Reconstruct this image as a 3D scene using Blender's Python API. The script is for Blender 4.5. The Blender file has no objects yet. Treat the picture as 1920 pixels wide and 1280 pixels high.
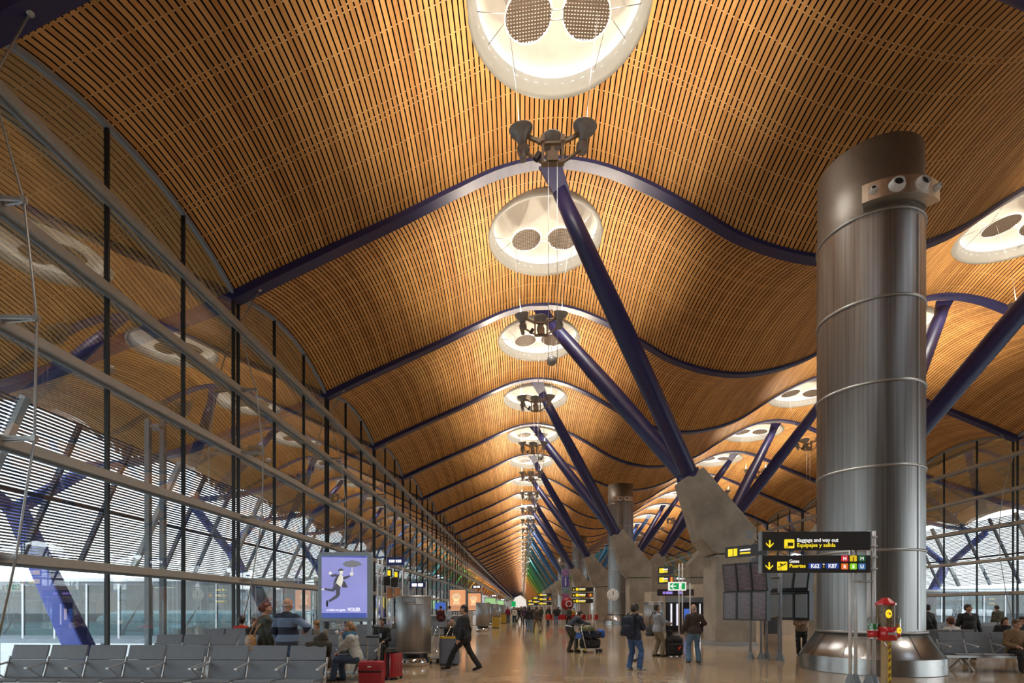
import bpy, math, random
import numpy as np
from mathutils import Vector, Matrix, Euler
random.seed(4)
S = bpy.context.scene
COL = S.collection
PI = math.pi

# ---------------------------------------------------------------- camera
# the photo: level camera, eye 1.66 m above the floor, turned 2.4 deg to the left, lens shifted up
cam_d = bpy.data.cameras.new('camera')
cam = bpy.data.objects.new('camera', cam_d); COL.objects.link(cam)
cam_d.sensor_width = 36.0
cam_d.lens = 976.0 / 1920 * 36.0
cam_d.shift_x = (960 - 939) / 1920.0
cam_d.shift_y = (1138 - 640) / 1920.0
cam_d.clip_start = 0.1; cam_d.clip_end = 3000
cam.location = (0, 0, 1.66)
cam.rotation_euler = (PI / 2, 0, 0.0421)
S.camera = cam

# ---------------------------------------------------------------- sky and exposure
W = bpy.data.worlds.new('sky'); S.world = W; W.use_nodes = True
wn = W.node_tree.nodes; wl = W.node_tree.links
bg = wn['Background']
tc = wn.new('ShaderNodeTexCoord'); sp = wn.new('ShaderNodeSeparateXYZ'); rp = wn.new('ShaderNodeValToRGB')
wl.new(tc.outputs['Generated'], sp.inputs[0]); wl.new(sp.outputs['Z'], rp.inputs[0])
rp.color_ramp.elements[0].position = 0.0; rp.color_ramp.elements[0].color = (0.93, 0.97, 1.0, 1)
rp.color_ramp.elements[1].position = 0.6; rp.color_ramp.elements[1].color = (0.78, 0.88, 1.0, 1)
wl.new(rp.outputs[0], bg.inputs[0])
bg.inputs[1].default_value = 4.2
S.view_settings.view_transform = 'Standard'; S.view_settings.look = 'None'
S.view_settings.exposure = 0.0; S.view_settings.gamma = 1.0; S.view_settings.use_curve_mapping = False
cy = S.cycles
cy.max_bounces = 7; cy.diffuse_bounces = 4; cy.glossy_bounces = 4; cy.transmission_bounces = 4; cy.transparent_max_bounces = 12
cy.sample_clamp_indirect = 4.0; cy.caustics_reflective = False; cy.caustics_refractive = False

DAY_W = 640.0
LAMP_W = 720.0          # watts of each big uplighter
LAMP_COL = (1.0, 0.84, 0.64)

# ---------------------------------------------------------------- materials
MATS = {}
def mat(name, col, rough=0.5, metal=0.0, spec=0.5, emit=0.0, var=0.10, scale=6.0, bump=0.0, bscale=40.0, coat=0.0):
    if name in MATS: return MATS[name]
    m = bpy.data.materials.new(name); m.use_nodes = True; MATS[name] = m
    nt = m.node_tree; N = nt.nodes; L = nt.links
    b = N['Principled BSDF']
    b.inputs['Roughness'].default_value = rough; b.inputs['Metallic'].default_value = metal
    b.inputs['Specular IOR Level'].default_value = spec
    if coat: b.inputs['Coat Weight'].default_value = coat; b.inputs['Coat Roughness'].default_value = 0.05
    t = N.new('ShaderNodeTexCoord'); n = N.new('ShaderNodeTexNoise'); n.inputs['Scale'].default_value = scale; n.inputs['Detail'].default_value = 3
    L.new(t.outputs['Object'], n.inputs['Vector'])
    r = N.new('ShaderNodeValToRGB')
    r.color_ramp.elements[0].position = .3; r.color_ramp.elements[1].position = .7
    r.color_ramp.elements[0].color = tuple(max(0, c * (1 - var)) for c in col[:3]) + (1,)
    r.color_ramp.elements[1].color = tuple(min(1, c * (1 + var)) for c in col[:3]) + (1,)
    L.new(n.outputs[0], r.inputs[0]); L.new(r.outputs[0], b.inputs['Base Color'])
    if emit:
        L.new(r.outputs[0], b.inputs['Emission Color']); b.inputs['Emission Strength'].default_value = emit
    if bump:
        n2 = N.new('ShaderNodeTexNoise'); n2.inputs['Scale'].default_value = bscale; L.new(t.outputs['Object'], n2.inputs['Vector'])
        bp = N.new('ShaderNodeBump'); bp.inputs['Strength'].default_value = bump; bp.inputs['Distance'].default_value = .01
        L.new(n2.outputs[0], bp.inputs['Height']); L.new(bp.outputs[0], b.inputs['Normal'])
    return m

def glass_mat(name, tint, base, power, rough=0.0):
    m = bpy.data.materials.new(name); m.use_nodes = True; MATS[name] = m
    N = m.node_tree.nodes; L = m.node_tree.links; N.clear()
    out = N.new('ShaderNodeOutputMaterial'); mx = N.new('ShaderNodeMixShader')
    tr = N.new('ShaderNodeBsdfTransparent'); tr.inputs[0].default_value = (*tint, 1)
    gl = N.new('ShaderNodeBsdfGlossy'); gl.inputs['Roughness'].default_value = rough; gl.inputs['Color'].default_value = (.95, .95, .95, 1)
    lw = N.new('ShaderNodeLayerWeight'); lw.inputs['Blend'].default_value = .5
    pw = N.new('ShaderNodeMath'); pw.operation = 'POWER'; pw.inputs[1].default_value = power
    ml = N.new('ShaderNodeMath'); ml.operation = 'MULTIPLY_ADD'; ml.inputs[1].default_value = 1 - base; ml.inputs[2].default_value = base
    L.new(lw.outputs['Facing'], pw.inputs[0]); L.new(pw.outputs[0], ml.inputs[0]); L.new(ml.outputs[0], mx.inputs[0])
    L.new(tr.outputs[0], mx.inputs[1]); L.new(gl.outputs[0], mx.inputs[2]); L.new(mx.outputs[0], out.inputs[0])
    return m

def slat_mat():
    m = bpy.data.materials.new('bamboo_slats'); m.use_nodes = True
    N = m.node_tree.nodes; L = m.node_tree.links; b = N['Principled BSDF']
    g = N.new('ShaderNodeNewGeometry'); t = N.new('ShaderNodeTexCoord')
    mp = N.new('ShaderNodeMapping'); mp.inputs['Scale'].default_value = (9, .55, 3)
    n = N.new('ShaderNodeTexNoise'); n.inputs['Scale'].default_value = 1.0; n.inputs['Detail'].default_value = 4
    L.new(t.outputs['Object'], mp.inputs[0]); L.new(mp.outputs[0], n.inputs['Vector'])
    a = N.new('ShaderNodeMath'); a.operation = 'MULTIPLY_ADD'; a.inputs[1].default_value = .45; L.new(g.outputs['Random Per Island'], a.inputs[0]); L.new(n.outputs[0], a.inputs[2])
    r = N.new('ShaderNodeValToRGB'); e = r.color_ramp.elements
    e[0].position = .35; e[0].color = (.42, .20, .062, 1); e[1].position = 1.0; e[1].color = (.68, .365, .128, 1)
    L.new(a.outputs[0], r.inputs[0]); L.new(r.outputs[0], b.inputs['Base Color'])
    b.inputs['Roughness'].default_value = .55; b.inputs['Specular IOR Level'].default_value = .25
    return m

def floor_mat():
    m = bpy.data.materials.new('polished_stone_floor'); m.use_nodes = True
    N = m.node_tree.nodes; L = m.node_tree.links; b = N['Principled BSDF']
    t = N.new('ShaderNodeTexCoord'); mp = N.new('ShaderNodeMapping'); mp.inputs['Scale'].default_value = (1, 1, 1)
    L.new(t.outputs['Object'], mp.inputs[0])
    br = N.new('ShaderNodeTexBrick'); br.offset = 0; br.inputs['Scale'].default_value = 1
    br.inputs['Brick Width'].default_value = .9; br.inputs['Row Height'].default_value = .9; br.inputs['Mortar Size'].default_value = .006
    br.inputs['Color1'].default_value = (.50, .37, .24, 1); br.inputs['Color2'].default_value = (.41, .29, .185, 1); br.inputs['Mortar'].default_value = (.33, .24, .155, 1)
    L.new(mp.outputs[0], br.inputs['Vector'])
    n = N.new('ShaderNodeTexNoise'); n.inputs['Scale'].default_value = 1.7; n.inputs['Detail'].default_value = 6; n.inputs['Distortion'].default_value = .8
    L.new(t.outputs['Object'], n.inputs['Vector'])
    mx = N.new('ShaderNodeMixRGB'); mx.blend_type = 'MULTIPLY'; mx.inputs[0].default_value = .6
    r = N.new('ShaderNodeValToRGB'); r.color_ramp.elements[0].color = (.55, .5, .45, 1); r.color_ramp.elements[1].color = (1, 1, 1, 1); r.color_ramp.elements[0].position = .3; r.color_ramp.elements[1].position = .65
    L.new(n.outputs[0], r.inputs[0]); L.new(br.outputs[0], mx.inputs[1]); L.new(r.outputs[0], mx.inputs[2]); L.new(mx.outputs[0], b.inputs['Base Color'])
    b.inputs['Roughness'].default_value = .10; b.inputs['Specular IOR Level'].default_value = .6
    bp = N.new('ShaderNodeBump'); bp.inputs['Strength'].default_value = .05; bp.inputs['Distance'].default_value = .01
    L.new(br.outputs['Fac'], bp.inputs['Height']); L.new(bp.outputs[0], b.inputs['Normal'])
    return m

def concrete_mat():
    m = bpy.data.materials.new('bare_concrete'); m.use_nodes = True
    N = m.node_tree.nodes; L = m.node_tree.links; b = N['Principled BSDF']
    t = N.new('ShaderNodeTexCoord'); n = N.new('ShaderNodeTexNoise'); n.inputs['Scale'].default_value = .9; n.inputs['Detail'].default_value = 8; n.inputs['Roughness'].default_value = .65
    L.new(t.outputs['Object'], n.inputs['Vector'])
    r = N.new('ShaderNodeValToRGB'); r.color_ramp.elements[0].position = .32; r.color_ramp.elements[1].position = .7
    r.color_ramp.elements[0].color = (.20, .18, .15, 1); r.color_ramp.elements[1].color = (.36, .33, .28, 1)
    L.new(n.outputs[0], r.inputs[0]); L.new(r.outputs[0], b.inputs['Base Color']); b.inputs['Roughness'].default_value = .75
    bp = N.new('ShaderNodeBump'); bp.inputs['Strength'].default_value = .15; L.new(n.outputs[0], bp.inputs['Height']); L.new(bp.outputs[0], b.inputs['Normal'])
    return m

def steel_mat(name, col, rough, lines, along='Z'):
    # brushed / ribbed stainless: fine streaks along one axis
    m = bpy.data.materials.new(name); m.use_nodes = True
    N = m.node_tree.nodes; L = m.node_tree.links; b = N['Principled BSDF']
    t = N.new('ShaderNodeTexCoord'); mp = N.new('ShaderNodeMapping')
    sc = [lines] * 3; sc['XYZ'.index(along)] = .25; mp.inputs['Scale'].default_value = sc
    L.new(t.outputs['Object'], mp.inputs[0])
    n = N.new('ShaderNodeTexNoise'); n.inputs['Scale'].default_value = 1; n.inputs['Detail'].default_value = 2; L.new(mp.outputs[0], n.inputs['Vector'])
    r = N.new('ShaderNodeValToRGB'); r.color_ramp.elements[0].position = .3; r.color_ramp.elements[1].position = .7
    r.color_ramp.elements[0].color = tuple(c * .72 for c in col) + (1,); r.color_ramp.elements[1].color = tuple(min(1, c * 1.15) for c in col) + (1,)
    L.new(n.outputs[0], r.inputs[0]); L.new(r.outputs[0], b.inputs['Base Color'])
    b.inputs['Metallic'].default_value = 1; b.inputs['Roughness'].default_value = rough
    bp = N.new('ShaderNodeBump'); bp.inputs['Strength'].default_value = .25; bp.inputs['Distance'].default_value = .004
    L.new(n.outputs[0], bp.inputs['Height']); L.new(bp.outputs[0], b.inputs['Normal'])
    return m

def grid_disc_mat():
    # dark perforated reflector: a grid of open holes in a bronze sheet
    m = bpy.data.materials.new('perforated_bronze'); m.use_nodes = True
    N = m.node_tree.nodes; L = m.node_tree.links; b = N['Principled BSDF']
    b.inputs['Base Color'].default_value = (.10, .07, .05, 1); b.inputs['Roughness'].default_value = .5; b.inputs['Metallic'].default_value = .3
    t = N.new('ShaderNodeTexCoord'); sp = N.new('ShaderNodeSeparateXYZ'); L.new(t.outputs['Object'], sp.inputs[0])
    def band(sock, k):
        a = N.new('ShaderNodeMath'); a.operation = 'MULTIPLY'; a.inputs[1].default_value = k; L.new(sock, a.inputs[0])
        f = N.new('ShaderNodeMath'); f.operation = 'FRACT'; L.new(a.outputs[0], f.inputs[0])
        c = N.new('ShaderNodeMath'); c.operation = 'LESS_THAN'; c.inputs[1].default_value = .52; L.new(f.outputs[0], c.inputs[0]); return c.outputs[0]
    q = N.new('ShaderNodeMath'); q.operation = 'MULTIPLY'; L.new(band(sp.outputs['X'], 11.5), q.inputs[0]); L.new(band(sp.outputs['Y'], 11.5), q.inputs[1])
    tr = N.new('ShaderNodeBsdfTransparent'); mx = N.new('ShaderNodeMixShader'); L.new(q.outputs[0], mx.inputs[0]); L.new(b.outputs[0], mx.inputs[1]); L.new(tr.outputs[0], mx.inputs[2])
    L.new(mx.outputs[0], N['Material Output'].inputs[0])
    return m

M = dict(
    slat=slat_mat(), floor=floor_mat(), concrete=concrete_mat(),
    gap_shade=mat('painted_gap_shade', (.012, .010, .009), .9, spec=.1),  # shade behind the slat gaps, put into a near-black colour
    batten=mat('pale_batten', (.62, .47, .27), .6),
    navy=mat('navy_paint', (.016, .018, .088), .38, spec=.5, var=.06),
    alu=mat('satin_aluminium', (.42, .42, .41), .38, metal=.85, var=.05),
    alu_light=mat('pale_aluminium', (.68, .69, .71), .35, metal=.1, var=.04),
    transom=mat('transom_paint', (.36, .345, .31), .45, var=.05),
    black=mat('black_rubber', (.012, .012, .013), .5),
    greyblue=mat('grey_blue_paint', (.23, .27, .31), .45, var=.04),
    steelgrey=mat('steel_grey_paint', (.19, .22, .25), .4, var=.05),
    white=mat('white_paint', (.78, .78, .76), .5, var=.03),
    shell=mat('white_skylight_shell', (.86, .84, .79), .6, var=.02),
    rim=mat('skylight_rim', (.27, .265, .25), .5, var=.04),
    disc=grid_disc_mat(),
    lampgrey=mat('lamp_grey', (.36, .35, .34), .4, metal=.3),
    lampbrown=mat('lamp_arm_bronze', (.26, .19, .12), .5, metal=.3),
    colsteel=steel_mat('ribbed_column_steel', (.30, .295, .29), .38, 22),
    drumsteel=steel_mat('drum_steel', (.42, .43, .44), .48, 60),
    basesteel=mat('cone_steel', (.60, .60, .59), .26, metal=1.0, var=.04),
    polished=mat('polished_steel', (.72, .72, .71), .10, metal=1.0, var=.03),
    louvre=mat('louvre_slat', (.14, .16, .22), .5, metal=.2),
    seat=mat('seat_panel_grey', (.17, .19, .22), .42, var=.06),
    seatlight=mat('seat_aluminium', (.55, .56, .57), .35, metal=.6, var=.03),
    sign=mat('sign_charcoal', (.030, .029, .030), .38, var=.04),
    pane=glass_mat('facade_glass', (.80, .86, .85), .22, 2.2),
    aqua=glass_mat('gallery_glass', (.22, .335, .36), .07, 3.0),
)
def emat(name, col, s): return mat(name, col, .5, emit=s, var=.03)
M['yellow_lit'] = emat('lit_yellow', (.95, .72, .02), .75)
M['white_lit'] = emat('lit_white', (.9, .9, .88), .75)

# ---------------------------------------------------------------- mesh helpers
class MB:
    def __init__(s): s.v = []; s.f = []; s.mi = []; s.sm = []
    def add(s, vs, fs, mi=0, smooth=False):
        o = len(s.v); s.v.extend([tuple(v) for v in vs])
        for f in fs: s.f.append([i + o for i in f]); s.mi.append(mi); s.sm.append(smooth)
        return s
    def box(s, c, d, rz=0.0, mi=0, R=None, taper=1.0):
        hx, hy, hz = d[0] / 2, d[1] / 2, d[2] / 2
        vs = []
        for z in (-hz, hz):
            k = taper if z > 0 else 1.0
            for x, y in ((-hx, -hy), (hx, -hy), (hx, hy), (-hx, hy)): vs.append(Vector((x * k, y * k, z)))
        Rm = R if R is not None else Matrix.Rotation(rz, 3, 'Z')
        vs = [Rm @ v + Vector(c) for v in vs]
        return s.add(vs, [(3, 2, 1, 0), (4, 5, 6, 7), (0, 1, 5, 4), (1, 2, 6, 5), (2, 3, 7, 6), (3, 0, 4, 7)], mi)
    def bar(s, a, b, w, h, up=(0, 0, 1), mi=0):
        a = Vector(a); b = Vector(b); d = (b - a); l = d.length; d.normalize(); u = Vector(up)
        x = d.cross(u)
        if x.length < 1e-4: x = d.cross(Vector((1, 0, 0)))
        x.normalize(); z = x.cross(d)
        R = Matrix((x, d, z)).transposed()
        return s.box((a + b) / 2, (w, l, h), R=R, mi=mi)
    def tube(s, pts, r, n=10, mi=0, cap=True, smooth=True):
        pts = [Vector(p) for p in pts]; m = len(pts)
        rs = r if isinstance(r, (list, tuple)) else [r] * m
        vs = []; prev = None
        for i, p in enumerate(pts):
            d = (pts[min(i + 1, m - 1)] - pts[max(i - 1, 0)]).normalized()
            if prev is None:
                x = d.cross(Vector((0, 0, 1)))
                if x.length < 1e-3: x = d.cross(Vector((1, 0, 0)))
            else: x = prev - d * prev.dot(d)
            x.normalize(); prev = x; y = d.cross(x)
            for k in range(n):
                a = 2 * PI * k / n; vs.append(p + (x * math.cos(a) + y * math.sin(a)) * rs[i])
        fs = []
        for i in range(m - 1):
            for k in range(n):
                k2 = (k + 1) % n; fs.append((i * n + k, i * n + k2, (i + 1) * n + k2, (i + 1) * n + k))
        s.add(vs, fs, mi, smooth)
        if cap:
            s.add(vs[:n], [tuple(range(n))[::-1]], mi); s.add(vs[-n:], [tuple(range(n))], mi)
        return s
    def lathe(s, prof, n=32, c=(0, 0, 0), mi=0, smooth=True, a0=0.0, a1=2 * PI, R=None):
        full = abs(a1 - a0 - 2 * PI) < 1e-6; k = n if full else n + 1
        vs = []
        for r, z in prof:
            for i in range(k):
                a = a0 + (a1 - a0) * i / n; v = Vector((r * math.cos(a), r * math.sin(a), z))
                if R is not None: v = R @ v
                vs.append(v + Vector(c))
        fs = []
        for j in range(len(prof) - 1):
            for i in range(n):
                i2 = (i + 1) % k; fs.append((j * k + i, j * k + i2, (j + 1) * k + i2, (j + 1) * k + i))
        return s.add(vs, fs, mi, smooth)
    def prism(s, poly, y0, y1, mi=0, plane='XZ', c=(0, 0, 0), R=None):
        # polygon in XZ extruded along Y (or XY along Z)
        def P(a, b, t):
            v = Vector((a, t, b)) if plane == 'XZ' else (Vector((a, b, t)) if plane == 'XY' else Vector((t, a, b)))
            if R is not None: v = R @ v
            return v + Vector(c)
        n = len(poly); vs = [P(a, b, y0) for a, b in poly] + [P(a, b, y1) for a, b in poly]
        fs = [tuple(range(n)), tuple(range(n, 2 * n))[::-1]] + [(i, i + n, (i + 1) % n + n, (i + 1) % n) for i in range(n)]
        return s.add(vs, fs, mi)
    def sphere(s, c, r, n=16, m=10, mi=0, sq=(1, 1, 1), R=None):
        vs = []; fs = []
        for j in range(m + 1):
            t = PI * j / m
            for i in range(n):
                a = 2 * PI * i / n
                v = Vector((math.sin(t) * math.cos(a) * sq[0] * r, math.sin(t) * math.sin(a) * sq[1] * r, math.cos(t) * sq[2] * r))
                if R is not None: v = R @ v
                vs.append(v + Vector(c))
        for j in range(m):
            for i in range(n): fs.append((j * n + i, (j + 1) * n + i, (j + 1) * n + (i + 1) % n, j * n + (i + 1) % n))
        return s.add(vs, fs, mi, True)
    def rbox(s, c, d, r, rz=0.0, mi=0, seg=3):
        # box with its vertical (local z) edges rounded
        hx, hy = d[0] / 2 - r, d[1] / 2 - r; poly = []
        for q, (sx, sy) in enumerate(((1, 1), (-1, 1), (-1, -1), (1, -1))):
            for k in range(seg + 1):
                a = PI / 2 * q + PI / 2 * k / seg; poly.append((sx * hx + r * math.cos(a), sy * hy + r * math.sin(a)))
        return s.prism(poly, -d[2] / 2, d[2] / 2, mi, 'XY', c, Matrix.Rotation(rz, 3, 'Z'))
    def mesh(s, name, mats):
        me = bpy.data.meshes.new(name); me.from_pydata(s.v, [], s.f); 
        for m in (mats if isinstance(mats, (list, tuple)) else [mats]): me.materials.append(m)
        me.polygons.foreach_set('material_index', s.mi); me.polygons.foreach_set('use_smooth', s.sm); me.update()
        import bmesh as _b
        bm = _b.new(); bm.from_mesh(me); _b.ops.remove_doubles(bm, verts=bm.verts, dist=1e-5); _b.ops.recalc_face_normals(bm, faces=bm.faces); bm.to_mesh(me); bm.free()
        return me
    def build(s, name, mats, parent=None, loc=None, rz=None, bevel=0.0):
        o = bpy.data.objects.new(name, s.mesh(name, mats)); COL.objects.link(o)
        if parent: o.parent = parent
        if loc is not None: o.location = loc
        if rz is not None: o.rotation_euler = (0, 0, rz)
        if bevel:
            b = o.modifiers.new('bevel', 'BEVEL'); b.width = bevel; b.segments = 2; b.limit_method = 'ANGLE'; b.angle_limit = .7
        return o

def raw(name, v, f, mats, mi=None, smooth=False, parent=None):
    me = bpy.data.meshes.new(name); me.from_pydata(v, [], f)
    for m in (mats if isinstance(mats, (list, tuple)) else [mats]): me.materials.append(m)
    if mi is not None: me.polygons.foreach_set('material_index', mi)
    if smooth: me.polygons.foreach_set('use_smooth', [True] * len(me.polygons))
    me.update()
    o = bpy.data.objects.new(name, me); COL.objects.link(o)
    if parent: o.parent = parent
    return o

def tag(o, label, cat, group=None, kind=None):
    o['label'] = label; o['category'] = cat
    if group: o['group'] = group
    if kind: o['kind'] = kind
    return o
def thing(name, label, cat, loc=(0, 0, 0), rz=0.0, group=None, sc=None):
    o = bpy.data.objects.new(name, None); COL.objects.link(o); o.empty_display_size = .2
    o.location = loc; o.rotation_euler = (0, 0, rz)
    if sc: o.scale = (sc, sc, sc)
    return tag(o, label, cat, group)
def struct(o): o['kind'] = 'structure'; return o
def kids(o): return list(o.children)
def dup(root, loc=None, rz=None, label=None, group=None, parent=None):
    c = root.copy(); COL.objects.link(c)
    if parent is not None: c.parent = parent
    if loc is not None: c.location = loc
    if rz is not None: c.rotation_euler = (0, 0, rz)
    if label: c['label'] = label
    if group: c['group'] = group
    for ch in kids(root): dup(ch, parent=c)
    return c
def recolor(o, m):
    for i, sl in enumerate(o.material_slots): sl.link = 'OBJECT'; sl.material = m
def text(body, size, m, parent, loc, rot=(PI / 2, 0, 0), align='LEFT', bold=.0, name='lettering', extrude=.002, sx=1.0):
    cu = bpy.data.curves.new(name, 'FONT'); cu.body = body; cu.size = size; cu.extrude = extrude; cu.offset = bold; cu.align_x = align; cu.resolution_u = 3
    t = bpy.data.objects.new('tmp', cu); COL.objects.link(t)
    me = bpy.data.meshes.new_from_object(t.evaluated_get(bpy.context.evaluated_depsgraph_get()))
    COL.objects.unlink(t); bpy.data.objects.remove(t)
    me.materials.clear(); me.materials.append(m)
    o = bpy.data.objects.new(name, me); COL.objects.link(o); o.parent = parent; o.location = loc; o.rotation_euler = rot; o.scale = (sx, 1, 1)
    return o
# ================================================================ THE HALL
XT, XC, XL, XR = 11.44, 1.0, -10.65, 33.53      # trough, left crest, left and right glass walls
XC2 = 2 * XT - XC
BAY = 9.0; Y1 = 18.9
def rib_y(n): return Y1 + BAY * (n - 1)
N0, N1 = -3, 78
_k = np.array([[0, 13.73], [.9, 13.80], [2.4, 14.14], [3.84, 14.72], [5.2, 15.58], [7.2, 16.72], [8.75, 17.36], [10.44, 17.62], [12.2, 17.34],
               [13.9, 16.66], [15.7, 15.84], [18.0, 14.86], [21.3, 13.44], [22.09, 13.08], [26.4, 11.55], [30.5, 10.1], [33.5, 9.55], [37, 9.5]])
_m = np.gradient(_k[:, 1], _k[:, 0]); _m[0] = 0; _m[7] = 0
def prof(x):
    s = np.abs(np.asarray(x, float) - XT); i = np.clip(np.searchsorted(_k[:, 0], s) - 1, 0, len(_k) - 2)
    h = _k[i + 1, 0] - _k[i, 0]; t = (s - _k[i, 0]) / h
    return ((2 * t**3 - 3 * t**2 + 1) * _k[i, 1] + (t**3 - 2 * t**2 + t) * h * _m[i] + (-2 * t**3 + 3 * t**2) * _k[i + 1, 1] + (t**3 - t**2) * h * _m[i + 1])
BULGE = .95
def bulge(y): return BULGE * (1 - (2 * np.asarray(y, float) / BAY - 1) ** 2)
XE = 33.2
SKY_R = 2.48

def ceiling_mesh():
    xs = np.linspace(XT - XE, XT + XE, 3001); zs = prof(xs)
    al = np.concatenate([[0], np.cumsum(np.hypot(np.diff(xs), np.diff(zs)))]); al -= al[1500]
    pos = np.arange(-int(-al[0] / .16), int(al[-1] / .16) + 1) * .16
    X = np.interp(pos, al, xs); Z = prof(X); dz = (prof(X + .01) - prof(X - .01)) / .02
    tl = np.hypot(1, dz); tx, tz = 1 / tl, dz / tl; nx, nz = tz, -tx          # n points down into the hall
    V = []; F = []; MI = []
    off = 0
    hw, th = .0585, .022
    for i in range(len(X)):
        runs = [(0.2, BAY - .2)]
        for xc in (XC, XC2):
            d = abs(X[i] - xc)
            if d < SKY_R:
                q = math.sqrt(SKY_R**2 - d * d); runs = [(0.2, BAY / 2 - q), (BAY / 2 + q, BAY - .2)]
        for a, b in runs:
            if b - a < .05: continue
            ns = max(2, int(round((b - a) / 1.0)))
            y = np.linspace(a, b, ns + 1); zb = Z[i] + .12 + bulge(y)
            rows = []
            for k, (o1, o2) in enumerate(((-hw, -th), (-hw, 0), (hw, 0), (hw, -th))):   # cross-section: up the left side, bottom, right side
                rows.append(np.stack([np.full_like(y, X[i] + tx[i] * o1 + nx[i] * o2), y, zb + tz[i] * o1 + nz[i] * o2], 1))
            P = np.stack(rows, 1).reshape(-1, 3)   # (ns+1)*4
            V.append(P)
            j = np.arange(ns)[:, None] * 4; k = np.arange(3)[None, :]
            q = np.stack([j + k, j + k + 1, j + k + 5, j + k + 4], -1).reshape(-1, 4) + off
            F.append(q); MI.append(np.zeros(len(q), int)); off += len(P)
    # transverse battens, a little above the slat faces: they show as pale ticks in the gaps
    xb = np.linspace(XT - XE, XT + XE, 361); zb0 = prof(xb); d = (prof(xb + .01) - prof(xb - .01)) / .02; tl = np.hypot(1, d); nx, nz = d / tl, -1 / tl
    for yb in (.55, 1.4, 2.25, 2.95, 3.1, 3.95, 4.8, 5.65, 5.9, 6.05, 6.9, 7.75, 8.5):
        keep = np.ones(360, bool)
        for xc in (XC, XC2):
            xm = (xb[1:] + xb[:-1]) / 2; keep &= (xm - xc)**2 + (yb - 4.5)**2 > SKY_R**2
        z = zb0 + .12 + bulge(yb)
        A = np.stack([xb - nx * .008, np.full_like(xb, yb - .017), z - nz * .008], 1); B = A.copy(); B[:, 1] += .034
        V.append(np.concatenate([A, B])); i = np.arange(360)[keep]
        q = np.stack([i, i + 1, i + 362, i + 361], 1) + off; F.append(q); MI.append(np.ones(len(q), int)); off += 722
    # near-black sheet above the slats: shade of the roof space painted as colour
    xg = np.linspace(XT - XE, XT + XE, 361); yg = np.linspace(0, BAY, 37); Xg, Yg = np.meshgrid(xg, yg, indexing='ij')
    Zg = prof(Xg) + .12 + bulge(Yg) + .30
    V.append(np.stack([Xg, Yg, Zg], -1).reshape(-1, 3)); i, j = np.meshgrid(np.arange(360), np.arange(36), indexing='ij')
    xm, ym = (xg[i] + xg[i + 1]) / 2, (yg[j] + yg[j + 1]) / 2
    keep = ((xm - XC)**2 + (ym - 4.5)**2 > 2.47**2) & ((xm - XC2)**2 + (ym - 4.5)**2 > 2.47**2)
    i, j = i[keep], j[keep]; q = np.stack([i * 37 + j, i * 37 + j + 1, i * 37 + j + 38, i * 37 + 37 + j], 1) + off
    F.append(q); MI.append(np.full(len(q), 2))
    V = np.concatenate(V); F = np.concatenate(F); MI = np.concatenate(MI)
    me = bpy.data.meshes.new('ceiling'); me.vertices.add(len(V)); me.vertices.foreach_set('co', V.astype(np.float32).ravel())
    me.loops.add(F.size); me.loops.foreach_set('vertex_index', F.astype(np.int32).ravel())
    me.polygons.add(len(F)); me.polygons.foreach_set('loop_start', np.arange(len(F), dtype=np.int32) * 4); me.polygons.foreach_set('loop_total', np.full(len(F), 4, np.int32))
    for m in (M['slat'], M['batten'], M['gap_shade']): me.materials.append(m)
    me.polygons.foreach_set('material_index', MI.astype(np.int32)); me.polygons.foreach_set('use_smooth', np.zeros(len(F), bool)); me.update(calc_edges=True); me.validate()
    return me
cm = ceiling_mesh()
for n in range(N0, N1):
    o = struct(bpy.data.objects.new('ceiling', cm)); COL.objects.link(o); o.location = (0, rib_y(n), 0)
    o['label'] = 'wavy ceiling of honey-coloured bamboo slats between two blue ribs'

YB, YE = rib_y(N0), rib_y(N1)
fl = MB().box(((XL + XR) / 2, (YB + YE) / 2, -.15), (XR - XL + .3, YE - YB, .3)).build('floor', M['floor']); struct(fl)
struct(MB().box((13.2, 48.2, 2.1), (6.4, .3, 4.2)).build('wall_core', M['concrete'])); struct(MB().box((16.6, 33.5, 1.45), (4.6, .2, 2.9)).box((15.6, 33.38, 1.0), (.9, .06, 2.0), mi=1).build('wall_partition', [mat('partition_beige', (.50, .43, .33), .6), M['black']]))
struct(MB().box((XT, YE + .2, 9), (46, .4, 19)).build('wall_far', mat('far_wall', (.34, .26, .17), .8)))
struct(MB().box((XT, YB - .2, 9), (46, .4, 19)).build('wall_back', mat('back_wall', (.20, .16, .12), .8)))

# ---------------------------------------------------------------- colours of the pylons along the pier
RAMP = [(.016, .018, .088)] * 4 + [(.025, .07, .24), (.02, .10, .24), (.015, .13, .22), (.015, .14, .15), (.015, .15, .10), (.02, .17, .06), (.04, .2, .03), (.12, .25, .02), (.30, .30, .02), (.45, .30, .02), (.55, .27, .02), (.55, .22, .02)]
def pier_mat(k):
    c = RAMP[min(max(k, 0), len(RAMP) - 1)]
    return M['navy'] if c == RAMP[0] else mat('pier_paint_%d' % min(k, 15), c, .35, var=.05)
ORD = ['nearest', 'second nearest', 'third nearest', 'fourth nearest', 'fifth nearest', 'sixth nearest', 'seventh nearest', 'eighth nearest']
def cname(k): return 'navy blue' if k < 4 else 'mid-blue' if k < 7 else 'teal' if k < 9 else 'green' if k < 12 else 'yellow' if k < 14 else 'orange'

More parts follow.
